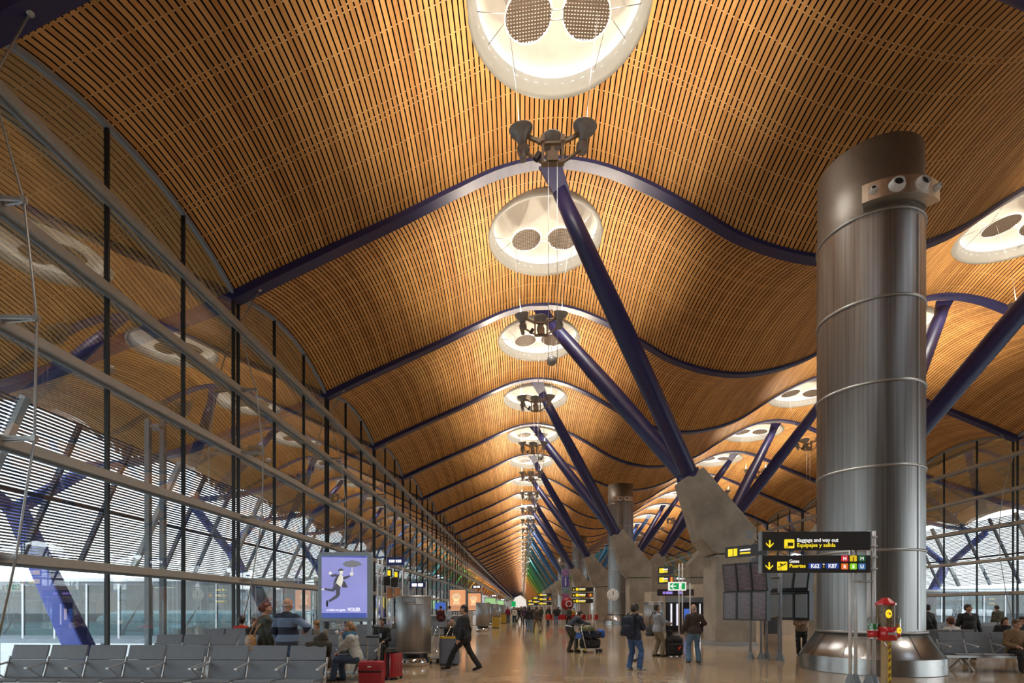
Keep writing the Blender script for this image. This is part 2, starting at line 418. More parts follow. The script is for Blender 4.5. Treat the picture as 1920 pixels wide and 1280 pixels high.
# ---------------------------------------------------------------- roof ribs
def rib_mesh():
    xs = np.linspace(XT - 36, XT + 36, 181); V = []; F = []
    d = (prof(xs + .01) - prof(xs - .01)) / .02; tl = np.hypot(1, d); nx, nz = d / tl, -1 / tl; z = prof(xs) + .12
    for i in range(len(xs)):
        hd = .05 + .17 * min(max((abs(xs[i] - XT) - 12) / 10, 0), 1)
        for o, y in ((-.06, -.25), (hd, -.225), (hd, .225), (-.06, .25)): V.append((xs[i] + nx[i] * o, y, z[i] + nz[i] * o))
    for i in range(len(xs) - 1):
        for k in range(4): F.append((i * 4 + k, i * 4 + (k + 1) % 4, i * 4 + 4 + (k + 1) % 4, i * 4 + 4 + k))
    F += [(0, 1, 2, 3), (len(V) - 1, len(V) - 2, len(V) - 3, len(V) - 4)]
    return V, F
rv, rf = rib_mesh(); first = None
for n in range(N0, N1 + 1):
    k = (n - 1) // 2
    if first is None: o = first = raw('roof_rib', rv, rf, M['navy'])
    else: o = first.copy(); COL.objects.link(o)
    o.location = (0, rib_y(n), 0)
    if n <= 0: tag(o, 'navy roof rib in the top corner of the picture above the nearest glass wall' if n == 0 else 'navy roof rib behind the viewpoint', 'roof beam', 'near roof ribs')
    elif n <= 8: tag(o, '%s curved navy roof rib crossing the whole slatted ceiling in view' % ORD[n - 1], 'roof beam', 'curved roof ribs')
    else: tag(o, 'thin navy roof rib far down the hall beyond the eighth', 'roof beam', 'far roof ribs')

# ---------------------------------------------------------------- pylons
def pylon(k, side):
    y = Y1 + 4.5 + 18 * k; pm = pier_mat(k); sgn = 1 if side == 'left' else -1
    lab = ('%s concrete pylon of the %s row with two %s struts' % (ORD[k], side, cname(k))) if 0 <= k < 7 else ('far concrete pylon of the %s row with %s struts' % (side, cname(k)) if k >= 7 else 'concrete pylon with navy struts right beside the viewpoint, %s' % side)
    t = thing('support_pylon', lab, 'pylon', (XT, y, 0), 0, 'concrete pylons of the %s row' % side + ('' if k < 7 else ' far away'))
    X = lambda x: sgn * (x - XT)
    lo = [(8.22, 0), (9.98, 0), (9.98, 3.93), (8.22, 3.93)]
    up = [(8.22, 3.95), (9.98, 3.95), (9.98, 5.02), (7.80, 7.72), (6.88, 7.18), (7.70, 4.58)]
    MB().prism([(X(a), b) for a, b in lo], -.78, .78).build('base', M['concrete'], t, bevel=.10)
    b = MB(); P = [(X(a), bb) for a, bb in up]; n = len(P)
    dy = [.78, .78, .76, .62, .62, .76]
    b.add([(P[i][0], -dy[i], P[i][1]) for i in range(n)] + [(P[i][0], dy[i], P[i][1]) for i in range(n)],
          [tuple(range(n)), tuple(range(n, 2 * n))[::-1]] + [(i, i + n, (i + 1) % n + n, (i + 1) % n) for i in range(n)])
    b.build('leaning_arm', M['concrete'], t, bevel=.06)
    MB().box((X(9.1), 0, .09), (1.80, 1.60, .18)).build('skirting', M['drumsteel'], t)
    tip = Vector((X(7.34), 0, 7.45))
    for s in (-1, 1):
        a = tip + Vector((0, s * .22, 0)); e = Vector((X(XC), s * 4.5, 17.42)); d = (e - a).normalized()
        a2 = a - d * .25
        q = [a2, a + d * .1, a + (e - a) * .12, a + (e - a) * .5, a + (e - a) * .86, a + (e - a) * .95]
        st = MB().tube(q, [.36, .36, .37, .40, .31, .26], 18).build('strut', pm, t)
        if k < 8:
            MB().tube([a - d * .12, a + d * .16], .44, 18).build('collar', pm, st)
            w = MB(); f0 = a + (e - a) * .90; hd = Vector((1, 0, 0))
            w.add([f0 - hd * .24, f0 + hd * .24, e + hd * .42 + Vector((0, 0, .12)), e - hd * .42 + Vector((0, 0, .12)),
                   f0 - hd * .24 + Vector((0, s * .1, 0)), f0 + hd * .24 + Vector((0, s * .1, 0)), e + hd * .42 + Vector((0, s * .1, .12)), e - hd * .42 + Vector((0, s * .1, .12))],
                  [(0, 1, 2, 3), (7, 6, 5, 4), (0, 4, 5, 1), (1, 5, 6, 2), (2, 6, 7, 3), (3, 7, 4, 0)])
            w.build('rib_bracket', pm, st)
    return t
for k in range(-1, 38):
    pylon(k, 'left')
    if k < 12: pylon(k, 'right')

# ---------------------------------------------------------------- skylights
def skylight(simple):
    t = thing('skylight', '', 'skylight')
    prof_s = [(2.34, -.05), (2.30, .45), (2.16, 1.1), (1.9, 1.75), (1.3, 2.25), (.6, 2.42), (0, 2.46)]
    MB().lathe(prof_s, 40).build('shell', M['shell'], t)
    MB().lathe([(2.32, .34), (2.60, .50), (2.66, .3), (2.64, -.20), (2.55, -.34), (2.40, -.30), (2.30, .1)], 48).build('rim', M['rim'], t)
    if simple: return t
    for s in (-1, 1):
        R = Matrix.Rotation(s * .10, 4, 'Y') @ Matrix.Rotation(-.05, 4, 'X')
        b = MB(); pts = [(.66 * math.cos(2 * PI * i / 32), .66 * math.sin(2 * PI * i / 32)) for i in range(32)]
        b.prism(pts, -.012, .012, 0, 'XY')
        d = b.build('reflector_disc', M['disc'], t); d.matrix_local = Matrix.Translation((s * .82 - .02, .42, -.02)) @ R
        MB().lathe([(.655, -.02), (.70, -.02), (.70, .025), (.655, .025), (.655, -.02)], 32).build('edge_ring', M['white'], d)
    for a in (-.55, .1, .5, 1.0):
        for s in (-1, 1): MB().tube([(s * 2.3 * math.cos(a), 2.3 * math.sin(a), -.02), (s * 1.42, .42 + .25 * (a - .3), .02)], .011, 5).build('tie_rod', M['alu'], t)
    for yy in (.30, .55): MB().tube([(-.2, yy, 0), (.2, yy, 0)], .012, 5).build('tie_rod', M['alu'], t)
    return t
sk_full = skylight(False); sk_far = skylight(True); u1 = u2 = False
SKZ = 18.46
for n in range(-1, 60):
    for side, xc in (('left', XC), ('right', XC2)):
        if side == 'right' and (n > 10 or n < 0): continue
        full = n <= 7
        p = (xc, rib_y(n) + 4.5, SKZ)
        if full: o = sk_full if not u1 else dup(sk_full); u1 = True
        else: o = sk_far if not u2 else dup(sk_far); u2 = True
        o.location = p
        where = 'above the main aisle' if side == 'left' else 'over the right-hand half of the hall'
        if n < 0: l = 'round skylight behind the viewpoint'
        elif n <= 7: l = '%s round white skylight with two grille discs %s' % (ORD[n], where)
        else: l = 'far round white skylight %s beyond the eighth one' % where
        tag(o, l, 'skylight', 'round skylights %s' % where + ('' if n <= 7 else ' in the distance'))

# ---------------------------------------------------------------- hanging uplighters
def uplight(simple):
    t = thing('hanging_uplighter', '', 'lamp')
    spots = [(-.86, -.15, .22), (0, .28, .26), (.86, -.15, .24)]
    tilts = [(.18, -.12), (-.15, .05), (.18, .12)]
    def bowl(b, c, tl):
        R = Matrix.Rotation(tl[0], 3, 'X') @ Matrix.Rotation(tl[1], 3, 'Y')
        b.lathe([(.0, -.30), (.12, -.30), (.15, -.14), (.27, -.05), (.325, .08), (.335, .08), (.32, .06), (.13, -.12), (0, -.13)], 20, c, R=R)
        b.lathe([(0, -.56), (.13, -.56), (.165, -.5), (.165, -.36), (.11, -.30), (0, -.30)], 14, c, R=R)
        return b
    fr = MB()
    for sx in (-.27, .27): fr.box((sx, -.1, -.32), (.07, .10, .62)); fr.box((sx, -.1, .05), (.11, .12, .16))
    fr.box((0, -.1, -.06), (.70, .08, .06)); fr.box((0, -.1, -.62), (.62, .16, .05)); fr.box((0, -.14, -.48), (.30, .14, .26)); fr.box((0, -.08, -.2), (.10, .1, .24))
    arms = []
    for s in (-1, 1):
        a = MB(); a.bar((s * .26, -.1, -.06), (s * .80, -.15, .16), .07, .09); a.bar((s * .26, -.1, -.60), (s * .78, -.12, -.28), .06, .05); a.tube([(s * .3, -.05, .14), (s * .72, -.1, .14)], .012, 5); arms.append(a)
    if simple:
        for c, tl in zip(spots, tilts): bowl(fr, c, tl)
        for a in arms: fr.add(a.v, a.f)
        for s in (-1, 1): fr.tube([(s * .88, -.15, .1), (s * 1.02, -.1, 1.6), (s * 1.30, .35, 4.0)], [.010, .006, .004], 5)
        o = fr.build('hanging_uplighter', M['lampgrey']); bpy.data.objects.remove(t); return o
    fr.build('frame', M['lampbrown'], t)
    for a in arms: a.build('arm', M['lampbrown'], t)
    for c, tl in zip(spots, tilts): bowl(MB(), c, tl).build('reflector', M['lampgrey'], t)
    MB().tube([(-.86, -.2, -.36), (-.80, -.24, -.62)], .085, 10).build('spotlight', M['lampgrey'], t)
    MB().box((-.42, -.16, -.46), (.12, .12, .22), R=Matrix.Rotation(.6, 3, 'Y')).build('control_gear', M['black'], t)
    for s in (-1, 1): MB().tube([(s * .88, -.15, .1), (s * 1.02, -.1, 1.6), (s * 1.30, .35, 4.0)], [.010, .006, .004], 5).build('suspension_cable', M['alu'], t)
    for s in (-.12, .12): MB().tube([(s, -.18, -.6), (s, -.18, -6.6)], .008, 5).build('lowering_cable', M['alu'], t)
    return t
up_full = uplight(False); up_far = uplight(True); u1 = u2 = False
def spot(name, loc, w, ang=3.05, rot=(PI, 0, 0), col=LAMP_COL, r=.12, blend=.3, parent=None):
    d = bpy.data.lights.new(name, 'SPOT'); d.energy = w; d.spot_size = ang; d.spot_blend = blend; d.color = col; d.shadow_soft_size = r
    o = bpy.data.objects.new(name, d); COL.objects.link(o); o.location = loc; o.rotation_euler = rot; return o
for n in range(-1, 56):
    for side, xc in (('left', XC - .18), ('right', XC2 + .18)):
        if side == 'right' and (n > 10 or n < 0): continue
        full = n <= 8; p = (xc, rib_y(n) + 4.5, 14.42)
        if full: o = up_full if not u1 else dup(up_full); u1 = True
        else: o = up_far if not u2 else dup(up_far); u2 = True
        o.location = p
        where = 'over the main aisle' if side == 'left' else 'over the right-hand half of the hall'
        if n < 0: l = 'hanging uplighter behind the viewpoint'
        elif n <= 7: l = '%s three-bowl uplighter hanging %s under a skylight' % (ORD[n], where)
        else: l = 'tiny distant uplighter hanging %s beyond the eighth' % where
        tag(o, l, 'lamp', 'hanging uplighters %s' % where + ('' if n <= 7 else ', distant'))
        # daylight let in by the skylight above it, and the lamps in its bowls, shining up
        if n <= 12 or n % 3 == 0:
            d = bpy.data.lights.new('skylight_daylight', 'AREA'); d.shape = 'DISK'; d.size = 2.2; d.spread = 1.9; d.energy = DAY_W * (1 if n <= 12 else 3); d.color = (1, .95, .86)
            ol = bpy.data.objects.new('skylight_daylight', d); COL.objects.link(ol); ol.location = (xc + .18 if side == 'left' else xc - .18, p[1], SKZ + 1.6)
        if n <= 6:
            for s in (-.86, .86): spot('uplight_lamp', (xc + s, p[1] - .15, p[2] + .45), LAMP_W)
        else: spot('uplight_lamp', (xc, p[1], p[2] + .5), LAMP_W * 2)
# grey loudspeaker balls on every second rib
b0 = None
for i in range(8):
    y = rib_y(2 + 2 * i)
    if b0 is None:
        b0 = thing('speaker_ball', '', 'loudspeaker'); MB().sphere((0, 0, 0), .26, 24, 14).build('ball', M['lampgrey'], b0); MB().tube([(0, 0, .25), (0, 0, 2.75)], .012, 6).build('cable', M['alu'], b0); o = b0
    else: o = dup(b0)
    o.location = (1.55, y, 14.82)
    tag(o, '%s grey ball hanging from the ceiling crest above the aisle' % ORD[i], 'loudspeaker', 'hanging grey balls')

# ================================================================ GLASS WALLS
TR = [2.66, 5.0, 7.38, 9.72, 12.06]
def arc_z(y): return prof(XL) + .12 + bulge(y)
def facade_bay(num, n, side):
    sx = 1 if side == 'left' else -1; x0 = XL if side == 'left' else XR
    w = bpy.data.objects.new('window_%d' % num, None); COL.objects.link(w); struct(w); w.location = (x0, rib_y(n), 0)
    ys = np.linspace(0, BAY, 25); za = arc_z(ys)
    v = [(0, y, .12) for y in ys] + [(0, y, z) for y, z in zip(ys, za)]
    struct(raw('pane', v, [(i, i + 1, i + 26, i + 25) for i in range(24)], M['pane'], parent=w))
    f = MB()
    for i in range(24): f.bar((sx * .02, ys[i], za[i] - .05), (sx * .02, ys[i + 1], za[i + 1] - .05), .10, .13)
    struct(f.build('arched_frame', M['greyblue'], w))
    for y in (.16, 3, 6, 8.84):
        m = MB().box((sx * .01, y, arc_z(y) / 2), (.11, .055, arc_z(y) - .05)); struct(m.build('mullion', M['black'], w))
    for z in TR:
        m = MB().box((sx * .16, 4.5, z), (.20, 9.0, .20)).box((sx * .08, 4.5, z - .13), (.05, 9, .06), mi=1)
        struct(m.build('transom', [M['transom'], M['greyblue']], w))
    struct(MB().box((sx * .05, 4.5, .07), (.16, 9, .14)).build('sill', M['greyblue'], w))
    return w
def cable_truss(n, side, lab, grp):
    sx = 1 if side == 'left' else -1; x0 = XL if side == 'left' else XR
    t = thing('cable_truss', lab, 'cable truss', (x0, rib_y(n), 0), 0, grp)
    outs = [.62, 1.0, 1.05, .78, .10]
    pts = [(sx * .9, 0, prof(XL + .9) - .08)] + [(sx * o, 0, z) for o, z in zip(outs[::-1], TR[::-1])] + [(sx * .05, 0, .15)]
    MB().tube(pts, .024, 6).build('cable', M['alu'], t)
    for o, z in list(zip(outs, TR))[:4]:
        a = MB().bar((sx * .1, -.10, z), (sx * (o + .05), -.01, z), .05, .07).bar((sx * .1, .10, z), (sx * (o + .05), .01, z), .05, .07).box((sx * o, 0, z), (.09, .09, .12)); a.build('spreader_arm', M['alu'], t)
    MB().sphere((sx * .9, 0, prof(XL + .9) - .05), .09, 10, 8).build('anchor', M['alu'], t)
num = 1; NEARW = 10
for n in range(-1, NEARW): facade_bay(num, n, 'left'); num += 1
for n in range(0, NEARW): facade_bay(num, n, 'right'); num += 1
for n in range(0, NEARW):
    cable_truss(n, 'left', ('%s bowed cable truss bracing the left glass wall' % ORD[n]) if n < 8 else 'distant bowed cable truss on the left glass wall', 'cable trusses of the left glass wall' + ('' if n < 8 else ', distant'))
for n in range(2, 9):
    cable_truss(n, 'right', '%s bowed cable truss bracing the right glass wall' % ORD[n - 2], 'cable trusses of the right glass wall')
for side, x0, sx in (('left', XL, 1), ('right', XR, -1)):
    nb = N1 - NEARW; ys = np.linspace(0, BAY * nb, 6 * nb + 1); za = arc_z(ys % BAY)
    k = len(ys)
    o = raw('wall_' + side, [(0, y, .12) for y in ys] + [(0, y, z) for y, z in zip(ys, za)], [(i, i + 1, i + k + 1, i + k) for i in range(k - 1)], M['pane']); struct(o); o.location = (x0, rib_y(NEARW), 0)
    for z in TR: struct(MB().box((sx * .16, BAY * nb / 2, z), (.2, BAY * nb, .2)).build('transom', M['transom'], o))
    # rear of the wall, behind the viewpoint
    o2 = raw('wall_%s_rear' % side, [(0, 0, 0), (0, 18, 0), (0, 18, 13.3), (0, 0, 13.3)], [(0, 1, 2, 3)], M['pane']); struct(o2); o2.location = (x0, YB, 0)
    struct(MB().box((x0 + sx * .06, (YB + YE) / 2, .06), (.14, YE - YB, .12)).build('baseboard_' + side, M['greyblue']))

# ================================================================ OUTSIDE
struct(MB().box((XT, 330, -4.7), (1600, 1500, .4)).build('apron_ground', mat('apron_concrete', (.36, .37, .36), .8, scale=.05)))
def sun_screen(n, side, lab, grp):
    sx = -1 if side == 'left' else 1; xa, za, xb, zb = XT + sx * 30.6, 9.55, XT + sx * 33.3, 3.9
    t = thing('sun_screen', lab, 'louvre screen', (0, rib_y(n), 0), 0, grp)
    s = MB(); K = 47
    for i in range(K):
        f = i / (K - 1); s.box((xa + (xb - xa) * f, 4.5, za + (zb - za) * f), (.09, 8.94, .070))
    s.build('louvre_blades', M['louvre'], t)
    for y, m, w, o, dp in ((.2, M['white'], .26, -.2, .24), (3.1, M['louvre'], .16, .18, .2), (6.1, M['louvre'], .16, .18, .2)):
        MB().bar((xa + sx * o, y, za + .15), (xb + sx * o, y, zb - .1), w, dp, up=(1, 0, 0)).build('strut', m, t)
    MB().box((xa + (xb - xa) * .55 + sx * .1, 4.5, za + (zb - za) * .55), (.1, 8.9, .14)).build('rail', M['louvre'], t)
for n in range(-1, 12): sun_screen(n, 'left', ('%s grey louvre screen outside the left glass wall' % ORD[n + 1]) if n < 7 else 'distant grey louvre screen outside the left glass wall', 'left louvre screens' + ('' if n < 7 else ', distant'))
for n in range(1, 11): sun_screen(n, 'right', ('%s grey louvre screen outside the right glass wall' % ORD[n - 1]) if n < 9 else 'distant grey louvre screen outside the right glass wall', 'right louvre screens' + ('' if n < 9 else ', distant'))
def ycolumn(k, side, lab):
    sx = -1 if side == 'left' else 1
    t = thing('forked_column', lab, 'column', (0, Y1 + 4.5 + 18 * k, 0), 0, 'outdoor forked blue columns')
    a, b = Vector((XT + sx * 30.0, 0, -4.5)), Vector((XT + sx * 35.3, 0, 6.6))
    q = MB()
    d = (b - a); 
    for i, (w, dp) in enumerate(((1.15, .8), (.80, .6))):
        pass
    v = []
    for p, w, dp in ((a, .62, .45), (b, .40, .30)):
        v += [p + Vector((-w, -dp, 0)), p + Vector((w, -dp, 0)), p + Vector((w, dp, 0)), p + Vector((-w, dp, 0))]
    q.add(v, [(3, 2, 1, 0), (4, 5, 6, 7), (0, 1, 5, 4), (1, 2, 6, 5), (2, 3, 7, 6), (3, 0, 4, 7)]); q.build('stem', mat('outdoor_blue', (.05, .085, .42), .4), t, bevel=.08)
    for s in (-1, 1): MB().bar(b + Vector((0, s * .1, -.35)), (XT + sx * 35.6, s * 4.5, 9.3), .55, .36, up=(1, 0, 0)).build('branch', MATS['outdoor_blue'], t, bevel=.05)
for i, k in enumerate((-1, 0, 1, 2, 3)): ycolumn(k, 'left', '%s forked blue column standing outside the left glass wall' % ORD[i])
for i, k in enumerate((0, 1, 2, 3)): ycolumn(k, 'right', '%s forked blue column standing outside the right glass wall' % ORD[i])

def gallery(x0, x1, y, lab, zt=3.35):
    t = thing('glazed_gallery', lab, 'boarding gallery', (0, y, 0)); n = max(2, int(round(abs(x1 - x0) / 2.15))); xs = np.linspace(x0, x1, n + 1); xm = (x0 + x1) / 2; L = abs(x1 - x0)
    MB().box((xm, 1.5, zt + .1), (L, 3.4, .22)).build('roof', M['white'], t)
    MB().box((xm, 1.5, -.55), (L, 3.2, .30)).build('deck', M['greyblue'], t)
    MB().box((xm, .02, zt - .13), (L, .16, .24)).box((xm, .02, -.30), (L, .16, .2)).build('front_frame', M['steelgrey'], t)
    for yy in (0, 3.0): raw('glazing', [(x0, yy, -.4), (x1, yy, -.4), (x1, yy, zt - .1), (x0, yy, zt - .1)], [(0, 1, 2, 3)], M['aqua'], parent=t)
    for x in xs:
        MB().box((x, 0, 1.4), (.13, .13, 3.6)).build('post', M['alu_light'], t)
    br = MB()
    for i in range(0, n, 2): br.bar((xs[i], 2.9, -.3), (xs[i + 1] if i % 4 == 0 else xs[i], 2.9, zt - .2) if i % 4 == 0 else (xs[i + 1], 2.9, zt - .2), .07, .07)
    br.tube([(x0, .25, .7), (x1, .25, .7)], .03, 6); br.build('bracing', M['steelgrey'], t)
    for i, x in enumerate(np.linspace(x0 + 2, x1 - 2, 5)): MB().box((x, 1.4, -2.6), (.3, .3, 4)).build('leg', M['steelgrey'], t)
    MB().box((x0 + (x1 - x0) * .62, 1.5, zt - .35), (1.4, .12, .05), R=Matrix.Rotation(.0, 3, 'Y')).build('tube_lamp', emat('tube_lamp', (1, .93, .7), 2.0), t)
gallery(-46, XL - .5, 33.0, 'glazed boarding gallery with aqua panes outside the left glass wall')
gallery(XR + .5, 78, 58.0, 'glazed boarding gallery with aqua panes outside the right glass wall')
# paired posts just outside the left glass
for i, (y, z, lb) in enumerate(((15.3, 7.3, 'tall pair of grey steel posts outside the left glass wall'), (20.2, 2.6, 'short grey steel post outside the left glass below the lowest rail'))):
    t = thing('steel_post', lb, 'post', (XL - .45, y, 0))
    for dx in ((-.12, .12) if i == 0 else (0,)): MB().box((dx * 1.2, dx, z / 2), (.14, .14, z)).build('shaft', M['greyblue'], t)
    if i == 0: MB().box((0, 0, z - .2), (.4, .3, .1)).build('cap', M['greyblue'], t)

def airliner(name_label, loc, rz, tail_m):
    t = thing('airliner', name_label, 'plane', loc, rz, None)
    R = Matrix.Rotation(PI / 2, 3, 'Y')
    wm = mat('plane_white', (.8, .8, .8), .3)
    MB().lathe([(0, -17), (.9, -16.2), (1.6, -14.5), (1.95, -12), (1.95, 8), (1.4, 13), (.5, 17), (0, 17.4)], 20, (0, 0, 3.6), R=R).build('fuselage', wm, t)
    MB().lathe([(1.965, -11), (1.965, 8)], 20, (0, 0, 3.6), R=R, a0=-.35, a1=.1).build('stripe', mat('plane_red', (.6, .06, .04), .4), t)
    MB().prism([(-3.5, 1.5), (2, 1.5), (6.5, 16), (4.8, 16)], 2.7, 2.95, 0, 'XY').build('wing', wm, t)
    MB().prism([(-3.5, -1.5), (2, -1.5), (6.5, -16), (4.8, -16)], 2.7, 2.95, 0, 'XY').build('wing', wm, t)
    MB().prism([(11, 5), (15, 5), (18, 10.5), (15.6, 10.5)], -.15, .15).build('tail_fin', tail_m, t)
    for s in (-1, 1):
        MB().lathe([(.2, -2.2), (.95, -2.1), (1.0, 0), (.6, 1.8)], 16, (-1.2, s * 5.5, 1.7), R=R).build('engine', wm, t)
        MB().prism([(13, s * .5), (15.5, s * .5), (17.6, s * 6), (16.4, s * 6)], 4.3, 4.45, 0, 'XY').build('tailplane', wm, t)
    for x, y in ((-12, 0), (2, 2), (2, -2)): MB().tube([(x, y, 2.2), (x, y, .3)], .12, 8).build('gear_strut', M['alu'], t); MB().lathe([(0, -.2), (.45, -.2), (.45, .2), (0, .2)], 14, (x, y, .45), R=Matrix.Rotation(PI / 2, 3, 'X')).build('wheel', M['black'], t)
for nm, x0, x1, y, zt in (('long low grey-blue building far across the apron on the left', -330, -24, 240, 14.0), ('long low grey-blue building far across the apron on the right', 46, 330, 240, 9.5)):
    t = thing('terminal_building', nm, 'building', ((x0 + x1) / 2, y, -4.5), 0)
    MB().box((0, 0, (zt + 4.5) / 2), (x1 - x0, 20, zt + 4.5)).build('wall', mat('far_building', (.10, .14, .165), .7, scale=.05, var=.2), t); MB().box((0, -10.1, 8), (x1 - x0 - 6, .2, 2.2)).build('window_band', mat('far_glazing', (.03, .05, .06), .2), t); MB().box((0, -.2, zt + 4.7), (x1 - x0 + 2, 22, .5)).build('roof_edge', M['white'], t)
airliner('parked white airliner with red stripe seen through the left gallery panes', (-62, 95, -4.5), .12, mat('plane_red', (.6, .06, .04), .4))
airliner('white airliner far out on the apron behind the left gallery', (-60, 165, -4.5), .2, mat('plane_gold', (.6, .4, .05), .4))
# ================================================================ THINGS IN THE HALL
# ---- stainless ventilation columns
def vent_column(x, y, lab, full=True):
    t = thing('ventilation_column', lab, 'column', (x, y, 0), 0, 'ventilation columns')
    r = 1.19
    MB().lathe([(r, 1.05), (r, 11.46)], 64).build('shaft', M['colsteel'], t)
    MB().lathe([(r - .015, 11.46), (r - .015, 13.3), (r - .08, 13.3), (r - .08, 12.9), (0, 12.9)], 64).build('crown', mat('crown_steel', (.26, .245, .225), .5, metal=.9, var=.05), t)
    for z in (3.07, 5.15, 7.23, 9.31, 11.44): MB().lathe([(r, -.03), (r + .025, -.03), (r + .025, .03), (r, .03)], 64, (0, 0, z)).build('joint_ring', M['alu'], t)
    for a in (-1.15, .6, 2.4): MB().box(((r + .004) * math.cos(a), (r + .004) * math.sin(a), 6.2), (.03, .05, 10.2), rz=a).build('seam', M['alu'], t)
    n = 64
    b = MB().lathe([(1.62, .01), (1.605, .40)], n).lathe([(1.60, .40), (1.22, 1.0)], n).lathe([(1.22, 1.0), (1.16, 1.0), (1.16, 1.06)], n)
    for i in range(12):
        a = 2 * PI * i / 12 + .13; b.bar((1.607 * math.cos(a), 1.607 * math.sin(a), .41), (1.228 * math.cos(a), 1.228 * math.sin(a), .99), .012, .008); b.build('flared_base', M['basesteel'], t)
    MB().lathe([(1.20, 1.0), (1.25, 1.0), (1.25, 1.06), (1.20, 1.06)], 64).build('collar', M['alu'], t)
    # nozzle head: a curved box wrapped around the front right of the crown
    a0, a1 = math.radians(-128), math.radians(-52); ns = 16; ri, ro, z0, z1 = r - .02, 1.50, 11.55, 11.98
    v = []; f = []
    for i in range(ns + 1):
        a = a0 + (a1 - a0) * i / ns
        for rr, z in ((ri, z0), (ro, z0), (ro, z1), (ri, z1)): v.append((rr * math.cos(a), rr * math.sin(a), z))
    for i in range(ns):
        for k in range(4): f.append((i * 4 + k, i * 4 + (k + 1) % 4, i * 4 + 4 + (k + 1) % 4, i * 4 + 4 + k))
    f += [(0, 1, 2, 3), tuple(ns * 4 + k for k in (3, 2, 1, 0))]
    hd = MB().add(v, f).build('nozzle_head', mat('nozzle_head_steel', (.60, .54, .46), .28, metal=.9, var=.04), t)
    for a, q in ((math.radians(-119), .085), (math.radians(-101), .165), (math.radians(-79), .165), (math.radians(-61), .085)):
        R = Matrix.Rotation(a, 3, 'Z') @ Matrix.Rotation(PI / 2 - .12, 3, 'Y')
        c = (1.485 * math.cos(a), 1.485 * math.sin(a), 11.765)
        nz = MB().lathe([(q * 1.12, -.04), (q * 1.12, .01), (q, .02), (q * .95, .05), (q * .78, .11), (q * .62, .13), (q * .58, .08), (q * .5, -.02)], 24, c, R=R)
        no = nz.build('nozzle', M['white'], hd)
        MB().lathe([(q * .6, .09), (0, .09)], 20, c, R=R).build('opening', M['black'], no)
    return t
vent_column(9.23, 14.3, 'big ribbed steel ventilation column right beside the gates sign')
vent_column(9.35, 50.3, 'middle-distance steel ventilation column behind the round clock')
vent_column(9.35, 86.3, 'slim far steel ventilation column behind the fourth pylon of the row')
vent_column(9.35, 122.3, 'farthest steel ventilation column above the tall banner tower')

# ---- waist-high-and-over air drums along the seating
def drum(x, y, lab, r=.49, h=1.97, g='steel air drums along the aisle'):
    t = thing('air_drum', lab, 'air outlet', (x, y, 0), 0, g)
    MB().lathe([(0, 0), (r - .03, 0), (r - .03, .24), (0, .24)], 40).build('plinth', M['polished'], t)
    MB().lathe([(r - .10, .24), (r - .10, .36)], 32).build('neck', M['black'], t)
    MB().lathe([(r - .06, .36), (r, .36), (r, h), (r - .03, h + .02), (0, h + .02)], 48).build('perforated_casing', M['drumsteel'], t)
    for z in (.40, h - .22, h - .02): MB().lathe([(r + .001, -.012), (r + .008, -.012), (r + .008, .012), (r + .001, .012)], 48, (0, 0, z)).build('band', M['alu'], t)
    MB().box((0, -r - .003, h - .11), (.34, .012, .12)).build('plate', M['alu'], t)
drum(-3.11, 14.75, 'big steel air drum beside the red suitcases')
drum(-2.75, 35.9, 'steel air drum just behind the man in the black suit')
drum(-2.75, 49.5, 'steel air drum behind the first yellow bin down the aisle')
drum(-2.75, 70, 'small far steel air drum at the left edge of the aisle')
drum(8.5, 34.2, 'steel air drum in front of the beige kiosk', .62, 2.0)
drum(12.35, 34.2, 'steel air drum at the right end of the beige kiosk', .62, 2.1)

# ---- bins
def bin_(x, y, lab, body, lid, w=.56, h=.80, g=None):
    t = thing('litter_bin', lab, 'bin', (x, y, 0), 0, g)
    MB().rbox((0, 0, .03), (w * .94, w * .8, .06), .12).build('foot', M['black'], t)
    MB().rbox((0, 0, h / 2 + .02), (w, w * .86, h - .06), .14, seg=5).build('body', body, t)
    MB().rbox((0, 0, h - .01), (w * 1.02, w * .9, .05), .14, seg=5).build('lid', lid, t)
    MB().rbox((0, 0, h + .02), (w * .5, w * .35, .014), .05, seg=4).build('slot', M['black'], t)
ylid = mat('bin_yellow', (.65, .42, .03), .45)
bin_(-2.12, 15.0, 'grey-blue rounded bin with yellow lid behind the striding man in black', mat('bin_blue_grey', (.14, .17, .23), .45), ylid)
bin_(-2.15, 41.5, 'yellow-fronted bin beside the second steel drum', mat('bin_ochre', (.42, .28, .03), .5), mat('bin_dark', (.06, .065, .07), .5), .62, .95)
bin_(-2.0, 53.5, 'smaller far yellow-fronted bin beside the third steel drum', MATS['bin_ochre'], MATS['bin_dark'], .62, .95)

